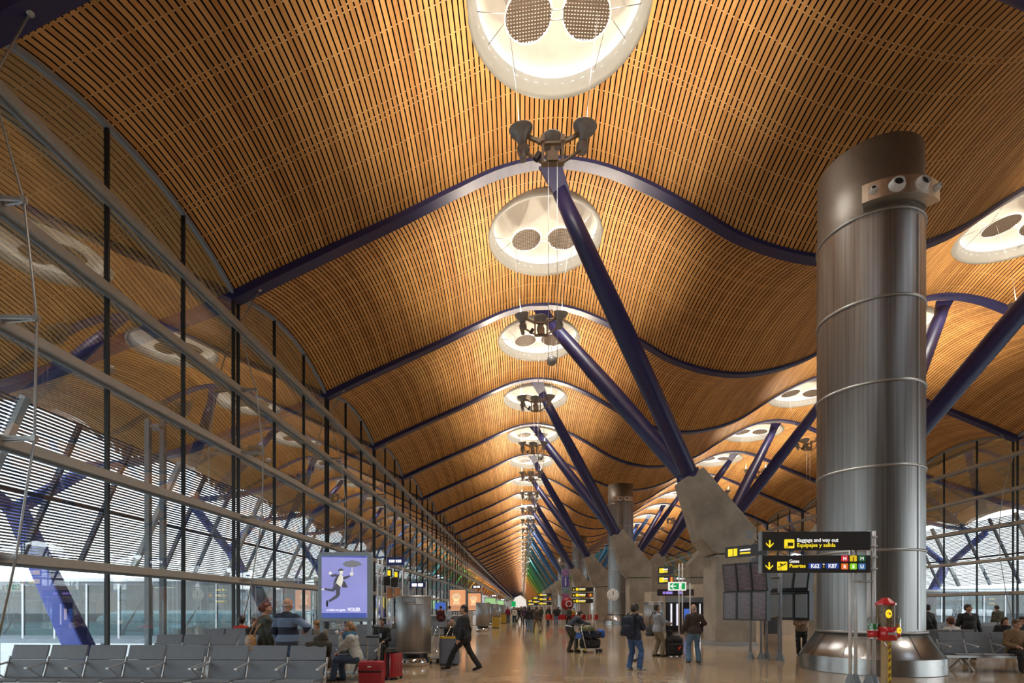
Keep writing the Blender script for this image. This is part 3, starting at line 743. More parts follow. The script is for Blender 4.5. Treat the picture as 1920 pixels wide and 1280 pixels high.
# ---- beam seating
def bench(n, x_right, y, lab, grp, rz=0.0, p=.683):
    L = n * p; t = thing('beam_bench', lab, 'bench', (x_right - L / 2 if rz == 0 else x_right, y, 0), rz, grp)
    MB().box((0, .06, .36), (L - .1, .09, .07)).build('beam', M['seatlight'], t)
    for lx in ((-L / 2 + .5, L / 2 - .5) if n < 5 else (-L / 2 + .5, 0, L / 2 - .5)):
        MB().tube([(lx, -.34, .03), (lx, -.18, .16), (lx, .06, .33), (lx, .24, .16), (lx, .40, .03)], [.022, .026, .034, .026, .022], 8).sphere((lx, -.34, .025), .03, 8, 6).sphere((lx, .40, .025), .03, 8, 6).build('leg', M['seatlight'], t)
    proto = None
    for i in range(n):
        x = -L / 2 + p * (i + .5)
        if proto is None:
            w = p - .055
            bk = MB(); d = Vector((0, .27, 1)).normalized(); up = Vector((0, -d.z, d.y))
            a = Vector((0, .10, .44)); m = a + d * .315; m2 = m + d * .006; e = a + d * .575
            bk.bar(a, m, w, .03, up=up).bar(m2, e, w, .035, up=up)
            b = bk.build('backrest', M['seat'], t, bevel=.008)
            s = MB().bar((0, -.36, .455), (0, .12, .425), w, .035).bar((0, -.385, .435), (0, -.35, .457), w, .03).build('seat_pan', M['seat'], t, bevel=.008); proto = (b, s)
            b.location.x = x; s.location.x = x
        else:
            for o in proto: c = o.copy(); COL.objects.link(c); c.parent = t; c.location.x = x
    ap = None
    for i in range(n + 1):
        x = -L / 2 + p * i
        if ap is None:
            a = MB().bar((0, .075, .36), (0, .205, .80), .022, .05, up=(0, 1, 0)).bar((0, .17, .70), (0, -.20, .645), .045, .026).bar((0, -.18, .635), (0, .08, .44), .016, .022).box((0, -.215, .642), (.05, .05, .03))
            ap = a.build('armrest', M['seatlight'], t); ap.location.x = x
        else: c = ap.copy(); COL.objects.link(c); c.parent = t; c.location.x = x
    return t
GL = 'grey beam benches left of the aisle'
bench(3, -3.35, 8.60, 'three-seat grey bench at the front, its right end by the red suitcase', GL)
bench(5, -5.49, 8.60, 'five-seat grey bench in the bottom left corner', GL, 0.0, .705)
bench(4, -3.40, 12.1, 'grey bench in the second row the woman with a scarf sits on', GL)
bench(4, -6.20, 12.1, 'grey bench in the second row behind the five-seat front bench', GL)
bench(4, -3.5, 15.5, 'grey bench in the third row below the lilac poster', GL)
bench(5, -6.35, 15.3, 'grey bench in the third row in front of the woman in red', GL)
bench(5, -6.3, 16.25, 'grey bench turned to the glass, back to back with the third row', GL, PI).location.x = -8.1
bench(4, -3.7, 19.6, 'grey bench in the fourth row behind the big steel drum', GL)
bench(4, -2.8, 23.6, 'grey bench in the fifth row half hidden by the big drum', GL)
GR = 'grey beam benches right of the steel column'
bench(4, 13.80, 14.2, 'grey bench at the right edge facing the viewer', GR)
bench(3, 12.32, 16.2, 'grey bench with its back to the bench at the right edge', GR, PI)
bench(5, 18.5, 19.2, 'grey bench in the third row right of the steel column', GR)
bench(5, 21.5, 23.5, 'grey bench far back by the right glass wall', GR)

# ---- light-box posters
def quad(b, pts, y): b.prism(pts, y, y + .004)
def poster_frame(x, y, lab, grp, rz=0.0, w=1.36, h=1.74, z0=1.30, face=None, frame=None):
    t = thing('poster_light_box', lab, 'poster', (x, y, 0), rz, grp)
    frame = frame or mat('poster_casing', (.30, .37, .42), .45, var=.04)
    R = Matrix.Rotation(PI / 2, 3, 'X')
    b = MB(); r = .09; hx, hz = w / 2 - r, h / 2 - r; poly = []
    for q, (sx, sz) in enumerate(((1, 1), (-1, 1), (-1, -1), (1, -1))):
        for k in range(5):
            a = PI / 2 * q + PI / 2 * k / 4; poly.append((sx * hx + r * math.cos(a), z0 + h / 2 + sz * hz + r * math.sin(a)))
    b.prism(poly, -.09, .09); b.build('casing', frame, t, bevel=.01)
    MB().box((0, -.094, z0 + h / 2), (w - .20, .010, h - .20)).build('lit_face', face, t)
    for s in (-1, 1): MB().box((s * (w / 2 - .07), 0, z0 / 2), (.09, .10, z0)).build('leg', frame, t)
    MB().box((0, 0, .012), (w, .34, .024)).build('foot_plate', frame, t)
    return t
lil = mat('poster_lilac', (.30, .31, .70), .5, emit=.62, var=.12, scale=1.2)
t = poster_frame(-4.46, 12.95, 'lilac light-box poster of a leaping man with an umbrella', 'light-box posters left of the aisle', -.02, face=lil)
def art(polys, m, name, par, y=-.104, k=.00167, cx=458, cy_=648, zc=2.17):
    b = MB()
    for p in polys: b.prism([((a - cx) * k, zc - (c - cy_) * k) for a, c in p], y, y + .004)
    return b.build(name, m, par)
def circ(x, y, r, n=14): return [(x + r * math.cos(2 * PI * i / n), y + r * math.sin(2 * PI * i / n)) for i in range(n)]
pg = mat('poster_grey', (.11, .11, .15), .6, emit=.35); pl = mat('poster_light_grey', (.25, .26, .30), .6, emit=.4); pw = mat('poster_cream', (.85, .83, .70), .6, emit=.6)
pbk = mat('poster_black', (.02, .02, .03), .6)
art([[(112, 1040), (800, 1040), (800, 1112), (112, 1112)], [(112, 188), (800, 188), (800, 215), (112, 200)]], mat('poster_deep_blue', (.09, .14, .52), .6, emit=.45), 'blue_band', t, -.1015)
man = art([[(335, 590), (405, 650), (395, 680), (390, 770), (360, 810), (230, 880), (215, 850), (330, 770), (330, 690), (290, 720), (150, 695), (155, 665), (270, 680), (300, 640)],
     [(345, 470), (395, 455), (370, 520), (320, 600), (285, 660), (300, 560)], [(240, 470), (345, 448), (340, 490), (265, 500)], [(440, 500), (540, 475), (550, 495), (470, 540), (440, 530)],
     [(440, 555), (470, 570), (512, 655), (440, 662), (420, 640)], [(358, 414), (375, 385), (410, 372), (440, 385), (452, 405)]], pg, 'printed_suit', t)
art([[(430, 315), (470, 270), (580, 248), (680, 268), (730, 318), (650, 345), (570, 358), (480, 345)]], pl, 'printed_umbrella', t)
art([[(395, 460), (440, 490), (440, 560), (425, 610), (405, 650), (335, 590), (360, 520)], [(385, 412), (440, 405), (436, 455), (400, 470)], circ(245, 443, 23), circ(572, 455, 27),
     [(573, 355), (581, 355), (583, 430), (575, 430)], [(110, 680), (150, 668), (148, 695), (110, 700)]], pw, 'printed_shirt_and_hands', t, -.106)
art([[(185, 850), (205, 850), (212, 900), (205, 955), (180, 930)]], pbk, 'printed_shoe', t, -.107)
text('a todos nos gusta', .085, M['white_lit'], t, (-.45, -.104, 1.565), bold=.002, sx=.80)
text('VOLER', .125, M['white_lit'], t, (.085, -.104, 1.56), bold=.004, sx=.86)
org = mat('poster_orange', (.80, .36, .17), .5, emit=.75, var=.08, scale=1.5)
def face_poster(x, y, lab):
    t = poster_frame(x, y, lab, 'light-box posters left of the aisle', face=org, frame=M['steelgrey'])
    c = mat('poster_skin', (.85, .60, .36), .6, emit=.75); d = mat('poster_shade', (.55, .33, .18), .6, emit=.6)
    art([[(150, 250 + 0), (150, 250)][:0] or circ(400, 480, 190, 24), [(300, 600), (500, 600), (560, 830), (240, 830)]], c, 'printed_face', t)
    art([circ(340, 440, 26), circ(460, 440, 26), [(355, 585), (445, 582), (445, 590), (355, 594)], [(395, 450), (415, 530), (385, 530)], [(220, 420), (260, 330), (400, 290), (540, 330), (585, 420), (520, 360), (400, 330), (290, 360)]], d, 'printed_features', t, -.106)
    art([[(120, 900 + 45 * i), (700 - 60 * i, 900 + 45 * i), (700 - 60 * i, 920 + 45 * i), (120, 920 + 45 * i)] for i in range(4)], mat('poster_print', (.30, .30, .26), .6, emit=.3), 'caption_lines', t, -.106)
face_poster(-4.82, 38.5, 'larger of the two orange face posters down the aisle')
face_poster(-4.45, 48.0, 'smaller of the two orange face posters, behind the larger')
grn = mat('poster_green', (.30, .55, .25), .5, emit=.8)
for x, y, l in ((-4.6, 74, 'nearer green light-box poster beyond the orange ones'), (-4.4, 100, 'farther small green light-box poster down the aisle')):
    poster_frame(x, y, l, 'light-box posters left of the aisle', face=grn, frame=M['steelgrey'], w=1.7)
poster_frame(15.2, 21.5, 'orange light-box poster right of the steel column', None, face=org, frame=M['steelgrey'])

# ---- main direction sign
t = thing('direction_sign', 'two-board charcoal sign for baggage and gates K62 to K87', 'sign', (6.08, 11.1, 0), .015)
def board(par, x, z, w, h, y=0): return MB().box((x, y, z), (w, .09, h)).build('sign_board', M['sign'], par, bevel=.006)
b1 = board(t, 0, 3.035, 2.22, .385); b2 = board(t, -.01, 2.555, 2.24, .36)
for z, hh in ((3.035, .385), (2.555, .36)): MB().box((-1.125, .0, z), (.03, .11, hh + .02)).build('end_strip', M['greyblue'], t)
def arrow(par, x, z, s, m, ang=0, y=-.05):
    b = MB(); R = Matrix.Rotation(ang, 3, 'Y')
    for p in ([(-.09, -.5), (.09, -.5), (.09, .42), (-.09, .42)], [(-.09, -.5), (.0, -.62), (.5, -.12), (.5, .08), (0, -.42)], [(.09, -.5), (0, -.62), (-.5, -.12), (-.5, .08), (0, -.42)]):
        b.prism([(a * s, c * s) for a, c in p], -.003, .003, 0, c=(x, y, z), R=R)
    return b.build('arrow', m, par)
def plate(par, x, z, w, h, m, y=-.049, name='pictogram_plate'):
    return MB().rbox((0, 0, 0), (w, h, .006), .018, seg=3).build(name, m, par, loc=(x, y, z)) 
def vplate(par, x, z, w, h, m, y=-.049, name='pictogram_plate'):
    o = plate(par, x, z, w, h, m, y, name); o.rotation_euler = (PI / 2, 0, 0); return o
Yl, Wl, Dk = M['yellow_lit'], M['white_lit'], M['sign']
arrow(t, -.955, 2.99, .155, Yl); arrow(t, -.965, 2.53, .155, Yl)
pc = vplate(t, -.555, 2.975, .205, .185, Yl); MB().box((-.535, -.055, 2.965), (.11, .004, .07)).build('suitcase_symbol', Dk, t); MB().box((-.60, -.055, 2.91), (.08, .004, .012)).build('floor_line', Dk, t)
text('Baggage and way out', .108, Wl, t, (-.40, -.05, 3.015), bold=.0011, sx=.93)
text('Equipajes y salida', .114, Yl, t, (-.40, -.05, 2.91), bold=.0013, sx=1.0)
vplate(t, -.70, 2.515, .205, .18, Yl)
pb = MB()
pb.prism([(-.08, -.035), (-.06, -.04), (.08, .03), (.085, .045), (.06, .045)], -.003, .003, c=(-.70, -.055, 2.525)); pb.prism([(-.03, .0), (-.06, .04), (-.045, .045), (.02, .022)], -.003, .003, c=(-.70, -.055, 2.525))
pb.prism([(-.09, -.02), (-.075, -.015), (-.06, -.035), (-.075, -.045)], -.003, .003, c=(-.70, -.055, 2.525)); pb.build('plane_symbol', Dk, t)
MB().box((-.74, -.055, 2.45), (.07, .004, .010)).build('floor_line', Dk, t)
text('Gates', .094, Wl, t, (-.555, -.05, 2.583), bold=.002, sx=.92); text('Puertas', .108, Yl, t, (-.555, -.05, 2.482), bold=.0022, sx=1.02)
kb = mat('gate_blue', (.02, .055, .33), .4, emit=.5)
vplate(t, -.03, 2.515, .265, .115, kb); vplate(t, .325, 2.515, .265, .115, kb)
text('K62', .115, Wl, t, (-.03, -.054, 2.475), align='CENTER', bold=.003, sx=.92); text('K87', .115, Wl, t, (.325, -.054, 2.475), align='CENTER', bold=.003, sx=.92)
text('to', .05, Wl, t, (.148, -.05, 2.535), align='CENTER', bold=.001); text('a', .05, Yl, t, (.148, -.05, 2.485), align='CENTER', bold=.001)
for i, (ch, c, z) in enumerate((('H', (.65, .02, .04), 2.68), ('J', (.9, .62, .02), 2.68), ('M', (.02, .12, .05), 2.68), ('R', (.85, .17, .02), 2.515), ('S', (.30, .75, .03), 2.515), ('U', (.06, .20, .48), 2.515))):
    x = .575 + .175 * (i % 3)
    vplate(t, x, z - .012, .14, .125, mat('zone_' + ch, c, .4, emit=.5, var=.02), name='zone_plate')
    text(ch, .10, Wl if ch != 'J' else Dk, t, (x, -.055, z - .048), align='CENTER', bold=.003 if ch != 'M' else 0)
px = [(.795, .12), (.905, .12), (1.14, .07), (1.25, .07)]
for x, y in px:
    MB().tube([(x, y, .22), (x, y, 3.25 if x > 1 else 3.1)], .034, 12).build('pole', M['alu_light'], t)
    MB().lathe([(.11, 0), (.095, .08), (.05, .24), (.036, .26)], 16, (x, y, 0)).build('pole_foot', M['steelgrey'], t)
for z in (3.12, 2.93, 2.70, 2.46): MB().tube([(1.08, .02, z), (1.28, .02, z)], .022, 8).build('bracket', M['alu'], t)
for z in (2.20, 1.02):
    MB().tube([(.80, .12, z), (1.14, .02, z)], .02, 8).tube([(.905, .12, z), (1.25, .07, z)], .02, 8).build('cross_tie', M['alu'], t)

# ---- flight information monitors on poles
t = thing('flight_monitor_stand', 'stand of dark flight monitors under a small yellow sign', 'monitors', (7.75, 16.95, 0))
scr = mat('monitor_screen', (.085, .065, .075), .25, emit=.10, var=.35, scale=14); cas = mat('monitor_black', (.02, .02, .022), .4)
dots = mat('monitor_rows', (.20, .15, .18), .4, emit=.18)
def bank(cx, cy0, ang, front):
    g = []
    R = Matrix.Rotation(ang, 3, 'Z')
    for row, (z, tilt) in enumerate(((2.62, .16), (1.70, 0.0))):
        T = R @ Matrix.Rotation(tilt, 3, 'X')
        for i in range(3):
            c = Vector((cx, cy0, z)) + R @ Vector(((i - 1) * .50, 0, 0))
            m = MB().box(c, (.485, .20, .92), R=T).build('monitor', cas, t)
            if front:
                MB().box(c + T @ Vector((0, -.102, 0)), (.41, .006, .84), R=T).build('screen', scr, m)
                q = MB()
                for k in range(15): q.box(c + T @ Vector((-.05 + .06 * (k % 3), -.106, .36 - .052 * k)), (.22 - .03 * (k % 2), .003, .008), R=T)
                q.build('text_rows', dots, m)
            else: MB().box(c + T @ Vector((0, .13, 0)), (.40, .08, .74), R=T).build('back_cover', M['steelgrey'], m)
bank(-.62, .0, -.96, True)
bank(1.0, .45, PI - 1.15, False)
R = Matrix.Rotation(-.96, 3, 'Z')
hb = MB().box(Vector((-.62, .0, 3.46)), (1.42, .09, .36), R=R).build('header_board', M['sign'], t)
for dx, w in ((-.52, .16), (-.34, .13)): MB().box(Vector((-.62, .0, 3.44)) + R @ Vector((dx, -.05, 0)), (w, .006, .24), R=R).build('pictogram', Yl, hb)
for z, m in ((3.49, Wl), (3.39, Yl)): MB().box(Vector((-.62, .0, z)) + R @ Vector((.0, -.05, 0)), (.36, .006, .05), R=R).build('caption_bar', m, hb)
for x, y, h in ((-.42, .15, 3.7), (-.15, .0, 3.3), (.12, .2, 3.7), (.30, -.35, 3.3), (.55, .3, 3.0)):
    MB().tube([(x, y, .2), (x, y, h)], .036, 12).build('pole', mat('pole_blue_grey', (.30, .33, .39), .35, metal=.15), t)
    MB().lathe([(.12, 0), (.10, .07), (.05, .22), (.038, .24)], 14, (x, y, 0)).build('pole_foot', M['steelgrey'], t)
for z in (1.35, 2.1, 2.6): MB().tube([(-.42, .15, z), (.12, .2, z), (.55, .3, z)], .022, 8).tube([(-.15, .0, z), (.30, -.35, z), (.55, .3, z)], .022, 8).build('cross_rail', M['alu'], t)
MB().box((-.30, .1, 2.3), (.05, .5, 1.9)).build('cable_panel', M['steelgrey'], t)
MB().box((-.05, -.08, 2.55), (.05, .03, .45)).box((-.05, -.08, 2.15), (.05, .03, .3)).box((-.05, -.08, 1.7), (.05, .03, .5)).build('white_plate', M['white'], t)
MB().tube([(-.42, .15, 3.55), (-.42, -.3, 3.75), (-.62, -.45, 3.85)], .03, 8).build('camera_arm', M['alu'], t)
MB().box((-.72, -.48, 3.92), (.20, .10, .24), rz=-.4).build('camera_box', M['greyblue'], t)

# ---- capsule vending machine
t = thing('capsule_vending_machine', 'red and yellow sweet vending machine in front of the steel column', 'vending machine', (7.27, 10.75, 0), .1); t.scale = (.72, .72, 1)
red = mat('vending_red', (.50, .015, .02), .25, coat=.3); yel = mat('vending_yellow', (.75, .55, .03), .5, var=.25, scale=9)
MB().lathe([(0, 0), (.26, 0), (.26, .03), (.05, .06)], 24).build('base', M['black'], t)
MB().box((0, 0, .52), (.16, .16, .98)).build('post', mat('vending_tan', (.45, .34, .18), .5), t)
MB().box((.045, -.083, .5), (.09, .006, .92)).build('printed_strip', yel, t)
dr = MB(); 
for i, z in enumerate((.86, .74, .60, .44, .30, .16)): dr.prism([(.0, 0), (.05, .05), (.085, .03), (.05, -.02), (.02, -.05)], -.003, .003, c=(.0 + .004 * (i % 2), -.088, z))
dr.build('print', mat('vending_brown', (.20, .07, .02), .5), t)
MB().lathe([(0, 1.0), (.26, 1.0), (.26, 1.27), (0, 1.27)], 28).build('red_drum', red, t)
MB().box((-.02, -.262, 1.14), (.26, .012, .045)).build('coin_slot', M['alu'], t)
MB().lathe([(.215, 1.27), (.215, 1.70)], 28).build('sweet_tower', mat('sweet_mix', (.16, .11, .06), .35, var=.9, scale=34), t)
for i in range(10):
    a = 2 * PI * i / 10; MB().box((.222 * math.cos(a), .222 * math.sin(a), 1.485), (.012, .02, .43), rz=a).build('tower_rib', M['lampbrown'], t)
MB().lathe([(.245, 1.70), (.245, 1.74), (.10, 1.84), (0, 1.86)], 10, smooth=False).build('red_roof', red, t)
for x, y, z, s in ((-.10, -.225, 1.53, .085), (.21, -.215, 1.20, .06)):
    R = Matrix.Rotation(PI / 2, 3, 'X'); sm = MB().lathe([(0, .01), (s, .01), (s, -.01), (0, -.01)], 20, (x, y, z), R=R).build('round_badge', Yl, t)
    MB().lathe([(0, .013), (s * .3, .013)], 12, (x + s * .25, y - .001, z), R=R).lathe([(0, .013), (s * .18, .013)], 10, (x - s * .35, y - .001, z + s * .2), R=R).build('badge_mark', mat('badge_red', (.5, .08, .03), .5), sm)
for cx, cc in ((-.36, (.03, .22, .05)), (.30, (.6, .25, .05))):
    MB().lathe([(0, 1.05), (.13, 1.05), (.13, 1.20), (0, 1.20)], 20, (cx, .02, 0)).build('side_bin', red, t)
    MB().lathe([(.135, 1.03), (.14, 1.03), (.14, 1.06), (.135, 1.06)], 20, (cx, .02, 0)).lathe([(.135, 1.19), (.14, 1.19), (.14, 1.22), (.135, 1.22)], 20, (cx, .02, 0)).build('chrome_ring', M['polished'], t)
    MB().lathe([(.12, 1.22), (.12, 1.33), (0, 1.33)], 20, (cx, .02, 0)).build('sweets', mat('sweets_%d' % int(cx * 10), cc, .4, var=.5, scale=50), t)
    raw_g = MB().lathe([(.128, 1.22), (.128, 1.44), (.10, 1.47), (0, 1.47)], 20, (cx, .02, 0)).build('glass_jar', M['aqua'] if 0 else glass_mat('jar_glass', (.9, .93, .93), .08, 3), t)
MB().tube([(-.24, -.02, 1.12), (-.16, -.1, .98), (-.06, -.09, .90), (0, -.05, .86)], .016, 8).build('chute', M['polished'], t)
MB().tube([(-.30, .02, 1.02), (0, .02, 1.02), (.28, .02, 1.02)], .02, 8).build('carrier', M['alu'], t)

# ---- other signs
def sign_stand(name, lab, x, y, boards, w, poles, h, grp=None, rz=0.0, cap=True):
    t = thing(name, lab, 'sign', (x, y, 0), rz, grp)
    for z, hh, kind in boards:
        bd = MB().box((0, 0, z), (w, .10, hh)).build('sign_board', M['sign'], t)
        ar = [a for a in kind if a in 'dlu']
        if ar: arrow(bd, -w * .42, z, hh * .45, Yl, {'d': 0, 'l': -PI / 2, 'u': PI}[ar[0]], -.056)
        MB().box((-w * .26, -.053, z), (hh * .6, .008, hh * .6)).build('pictogram', Yl, bd)
        MB().box((-w * .02, -.053, z + hh * .12), (w * .32, .008, hh * .18)).build('caption_bar', Wl, bd); MB().box((-w * .02, -.053, z - hh * .16), (w * .30, .008, hh * .2)).build('caption_bar', Yl, bd)
        if 'g' in kind:
            for q, c in enumerate(('zone_H', 'zone_J', 'zone_R')): MB().box((w * (.30 + .07 * q), -.053, z), (w * .05, .008, hh * .6)).build('zone_plate', MATS[c], bd)
    for x2 in poles:
        MB().tube([(x2, .06, 0), (x2, .06, h)], .04, 8).build('pole', M['alu_light'], t)
        MB().lathe([(.12, 0), (.05, .2), (.04, .22)], 10, (x2, .06, 0)).build('pole_foot', M['steelgrey'], t)
    return t
GS = 'yellow and charcoal direction signs down the hall'
sign_stand('direction_sign', 'three-board charcoal sign with yellow pictograms left of the clock', 5.02, 44, [(3.17, .34, 'd'), (2.68, .38, 'dg'), (2.18, .36, 'l')], 1.75, (-.55, -.40, -.25, .62, .80, 1.0), 3.3, GS)
sign_stand('direction_sign', 'smaller charcoal sign farther on, left of the tall banner', 3.1, 74, [(3.4, .45, 'l'), (2.8, .45, 'lg'), (2.2, .45, 'l')], 2.0, (-.8, .8), 3.6, GS)
sign_stand('direction_sign', 'nearer of two tiny yellow signs far down the aisle', 2.9, 100, [(3.4, .5, 'l'), (2.7, .5, 'l')], 2.2, (-.8, .8), 3.6, GS)
sign_stand('direction_sign', 'farther of two tiny yellow signs far down the aisle', 2.4, 130, [(3.2, .6, 'l'), (2.4, .6, 'l')], 2.6, (-.8, .8), 3.4, GS)
t = sign_stand('direction_sign', 'angled pair of yellow pictogram boards above the green exit sign', 8.15, 30, [(3.75, .46, ''), (3.22, .46, 'g')], .95, (.75, .95), 4.1, GS, -.75)
t = thing('exit_sign', 'green lit exit sign with white arrow and running figure', 'exit sign', (8.60, 29.4, 0), 0)
gl = mat('exit_green', (.0, .30, .08), .5, emit=.8)
MB().box((0, 0, 2.83), (.96, .14, .47)).build('casing', M['white_lit'], t); MB().box((0, -.075, 2.83), (.82, .012, .34)).build('green_face', gl, t)
arrow(t, -.20, 2.83, .30, Wl, PI / 2, -.085)
rn = MB(); 
for p in ([(-.03, .02), (.04, .05), (.05, -.04), (.0, -.06)], [(.0, -.05), (.05, -.04), (.11, -.12), (.08, -.14)], [(.0, -.05), (.02, -.08), (-.06, -.14), (-.08, -.12)], [(.03, .05), (.11, .0), (.10, -.02), (.03, .02)], [(-.03, .03), (-.08, -.03), (-.06, -.04), (.0, .01)], circ(.05, .085, .03, 10)):
    rn.prism(p, -.003, .003, c=(.24, -.087, 2.84))
MB().box((.15, -.084, 2.83), (.16, .004, .30)).build('white_door', Wl, t); rn.build('running_figure', gl, t)
for z in (2.75, 2.9): MB().tube([(.48, 0, z), (.72, .05, z)], .02, 6).build('bracket', M['alu'], t)
MB().tube([(.72, .05, 0), (.72, .05, 3.0)], .04, 8).build('pole', M['alu_light'], t)
t = thing('shop_sign', 'long dark sign with violet lettering across the beige kiosk front', 'sign', (9.75, 33.7, 0))
MB().box((0, 0, 2.60), (2.3, .14, .42)).build('sign_board', mat('shop_sign_dark', (.025, .015, .018), .4), t)
vi = mat('violet_lit', (.30, .22, .75), .5, emit=.8)
MB().box((-.75, -.075, 2.58), (.14, .01, .16)).box((-.42, -.075, 2.58), (.42, .01, .16)).box((.28, -.075, 2.58), (.30, .01, .16)).build('lit_panel', vi, t)
for x in (-.9, .95): MB().tube([(x, .08, 0), (x, .08, 2.45)], .035, 8).build('pole', M['alu_light'], t)
t = thing('wall_clock', 'round white clock on the slim mast before the steel column', 'clock', (7.84, 45.6, 0))
R = Matrix.Rotation(PI / 2, 3, 'X')
MB().tube([(0, 0.08, 0), (0, 0.08, 3.3)], .06, 10).build('mast', M['alu'], t)
MB().lathe([(0, .08), (.50, .08), (.52, .0), (.50, -.02), (0, -.02)], 32, (0, 0, 2.74), R=R).build('dial', mat('clock_face', (.75, .73, .68), .4, emit=.15), t)
h = MB().box((0, -.09, 2.90), (.05, .012, .30)).box((.02, -.09, 2.88), (.035, .012, .24))
h.build('hands', M['black'], t); tk = MB()
for i in range(12): a = PI / 6 * i; tk.box((.42 * math.sin(a), -.085, 2.74 + .42 * math.cos(a)), (.03, .01, .08), R=Matrix.Rotation(a, 3, 'Y'))
tk.build('hour_marks', M['black'], t)
t = thing('banner_tower', 'tall violet banner tower rising behind the red café chairs', 'banner', (4.89, 60, 0))
MB().box((0, 0, 3.05), (.86, .5, 6.1)).build('frame', M['steelgrey'], t)
for i, (z, c) in enumerate(((5.6, (.16, .09, .18)), (4.55, (.06, .05, .20)), (3.55, (.10, .16, .16)), (2.85, (.20, .06, .12)), (2.1, (.06, .08, .24)))):
    MB().box((0, -.255, z), (.74, .012, (.8, 1.2, .65, .7, .75)[i])).build('printed_panel', mat('banner_%d' % i, c, .5, emit=.25, var=.5, scale=5), t)
MB().box((.0, -.264, 4.55), (.14, .006, .95)).build('vertical_caption', M['white'], t)
t = thing('gate_sign', 'small lit blue gate sign reading K80 K83 above the steel poles', 'sign', (-5.42, 22, 0), 0)
MB().box((0, 0, 3.62), (.74, .14, .34)).build('casing', mat('gate_sign_blue', (.01, .015, .10), .4, emit=.25), t)
text('K80 K83', .15, mat('gate_white', (1, 1, 1), .5, emit=1.5), t, (0, -.075, 3.57), align='CENTER', bold=.004)
t2 = thing('gate_monitor_stand', 'steel pole stand with two screens and wood panels by gate sign', 'monitors', (-5.9, 22.1, 0))
for x in (-.32, -.14, .10): MB().tube([(x, 0, 0), (x, 0, 3.75)], .04, 10).build('pole', M['alu_light'], t2)
for z in (1.2, 2.1, 2.6, 3.0, 3.4): MB().tube([(-.34, -.02, z), (.35, -.02, z)], .022, 6).build('cross_rail', M['alu_light'], t2)
for x, z in ((.22, 3.12), (.52, 3.05)): q = MB().box((x, -.1, z), (.20, .08, .32), rz=.5).build('yellow_sign', M['sign'], t2); MB().box((x - .01, -.15, z), (.13, .01, .22), rz=.5).build('lit_symbol', Yl, q)
for x, z in ((.08, 2.78), (.42, 2.72)): q = MB().box((x, -.1, z), (.26, .22, .36), R=Matrix.Rotation(.5, 3, 'Z') @ Matrix.Rotation(.2, 3, 'X')).build('monitor', cas, t2)
for x in (.22, .55): MB().box((x, -.08, 2.27), (.26, .06, .46), rz=.35).build('wood_panel', mat('panel_wood', (.45, .22, .12), .5), t2)
for x in (.40, .86): MB().tube([(x - .1, 0, 0), (x - .1, 0, 3.5)], .03, 8).build('pole', M['alu_light'], t2)
for i, (x, y, z) in enumerate(((-6.1, 30, 2.95), (-4.6, 52, 3.7), (-4.3, 78, 3.4), (-4.0, 104, 3.2))):
    t = thing('gate_sign', '%s of the lit white gate signs hanging down the aisle' % ('nearest', 'second nearest', 'third nearest', 'farthest')[i], 'sign', (x, y, 0), 0, 'small lit gate signs')
    MB().box((0, 0, z), (.9, .14, .30)).build('casing', MATS['gate_sign_blue'], t); MB().box((-.18, -.075, z), (.28, .012, .17)).box((.18, -.075, z), (.28, .012, .17)).build('lit_panel', MATS['gate_white'], t)
    for s in (-.5, .5): MB().tube([(s, .0, 0), (s, .0, z + .2)], .03, 6).build('pole', M['alu_light'], t)

# ---- beige kiosk with a shop doorway
bei = mat('kiosk_beige', (.50, .43, .33), .6)
t = thing('shop_kiosk', 'beige kiosk with dark glazed shop doorway between the pylons', 'kiosk', (10.6, 35.2, 0))
MB().box((-1.55, 1.0, 1.35), (.9, 2.0, 2.7)).build('side_wall', bei, t); MB().box((1.9, .6, 2.75), (2.4, 1.8, .85)).build('fascia', bei, t)
MB().box((.5, .3, 2.15), (3.2, .3, .30)).build('lintel', M['greyblue'], t); MB().box((.6, 1.3, 1.0), (3.4, .1, 2.0)).build('back_wall', mat('shop_dark', (.02, .02, .03), .5), t)
for x, w, c in ((-.35, .10, (.8, .8, .9)), (.05, .10, (.75, .75, .95)), (.75, .45, (.05, .12, .45)), (1.25, .16, (.8, .6, .4)), (1.6, .06, (.8, .8, .85))):
    MB().box((x, 1.2, 1.15), (w, .06, 1.5 if c[2] > .5 else .8)).build('lit_display', mat('display_%d' % int(x * 100 + 50), c, .5, emit=1.0), t)
for x in (-1.05, 2.1): MB().box((x, .25, 1.0), (.08, .08, 2.0)).build('door_post', M['alu_light'], t)
t = thing('fire_extinguisher', 'red fire extinguisher standing left of the nearest pylon', 'extinguisher', (9.35, 26.8, 0))
MB().lathe([(0, 0), (.085, 0), (.085, .42), (.05, .50), (.03, .52), (0, .52)], 18).build('cylinder', mat('extinguisher_red', (.45, .01, .03), .3), t)
MB().box((0, 0, .56), (.05, .12, .07)).build('valve', M['black'], t); MB().tube([(0, -.05, .56), (.09, -.08, .4), (.09, -.05, .15)], .012, 6).build('hose', M['black'], t); MB().box((0, -.086, .25), (.08, .006, .12)).build('white_label', M['white'], t)
t = thing('barrier_stand', 'steel loop barrier standing by the fire extinguisher', 'barrier', (9.75, 26.0, 0)); MB().tube([(0, -.2, 0), (0, -.2, 1.15), (0, 0, 1.3), (0, .2, 1.15), (0, .2, 0)], .025, 8).build('loop', M['alu_light'], t); MB().box((0, 0, .01), (.2, .6, .02)).build('foot', M['alu'], t)

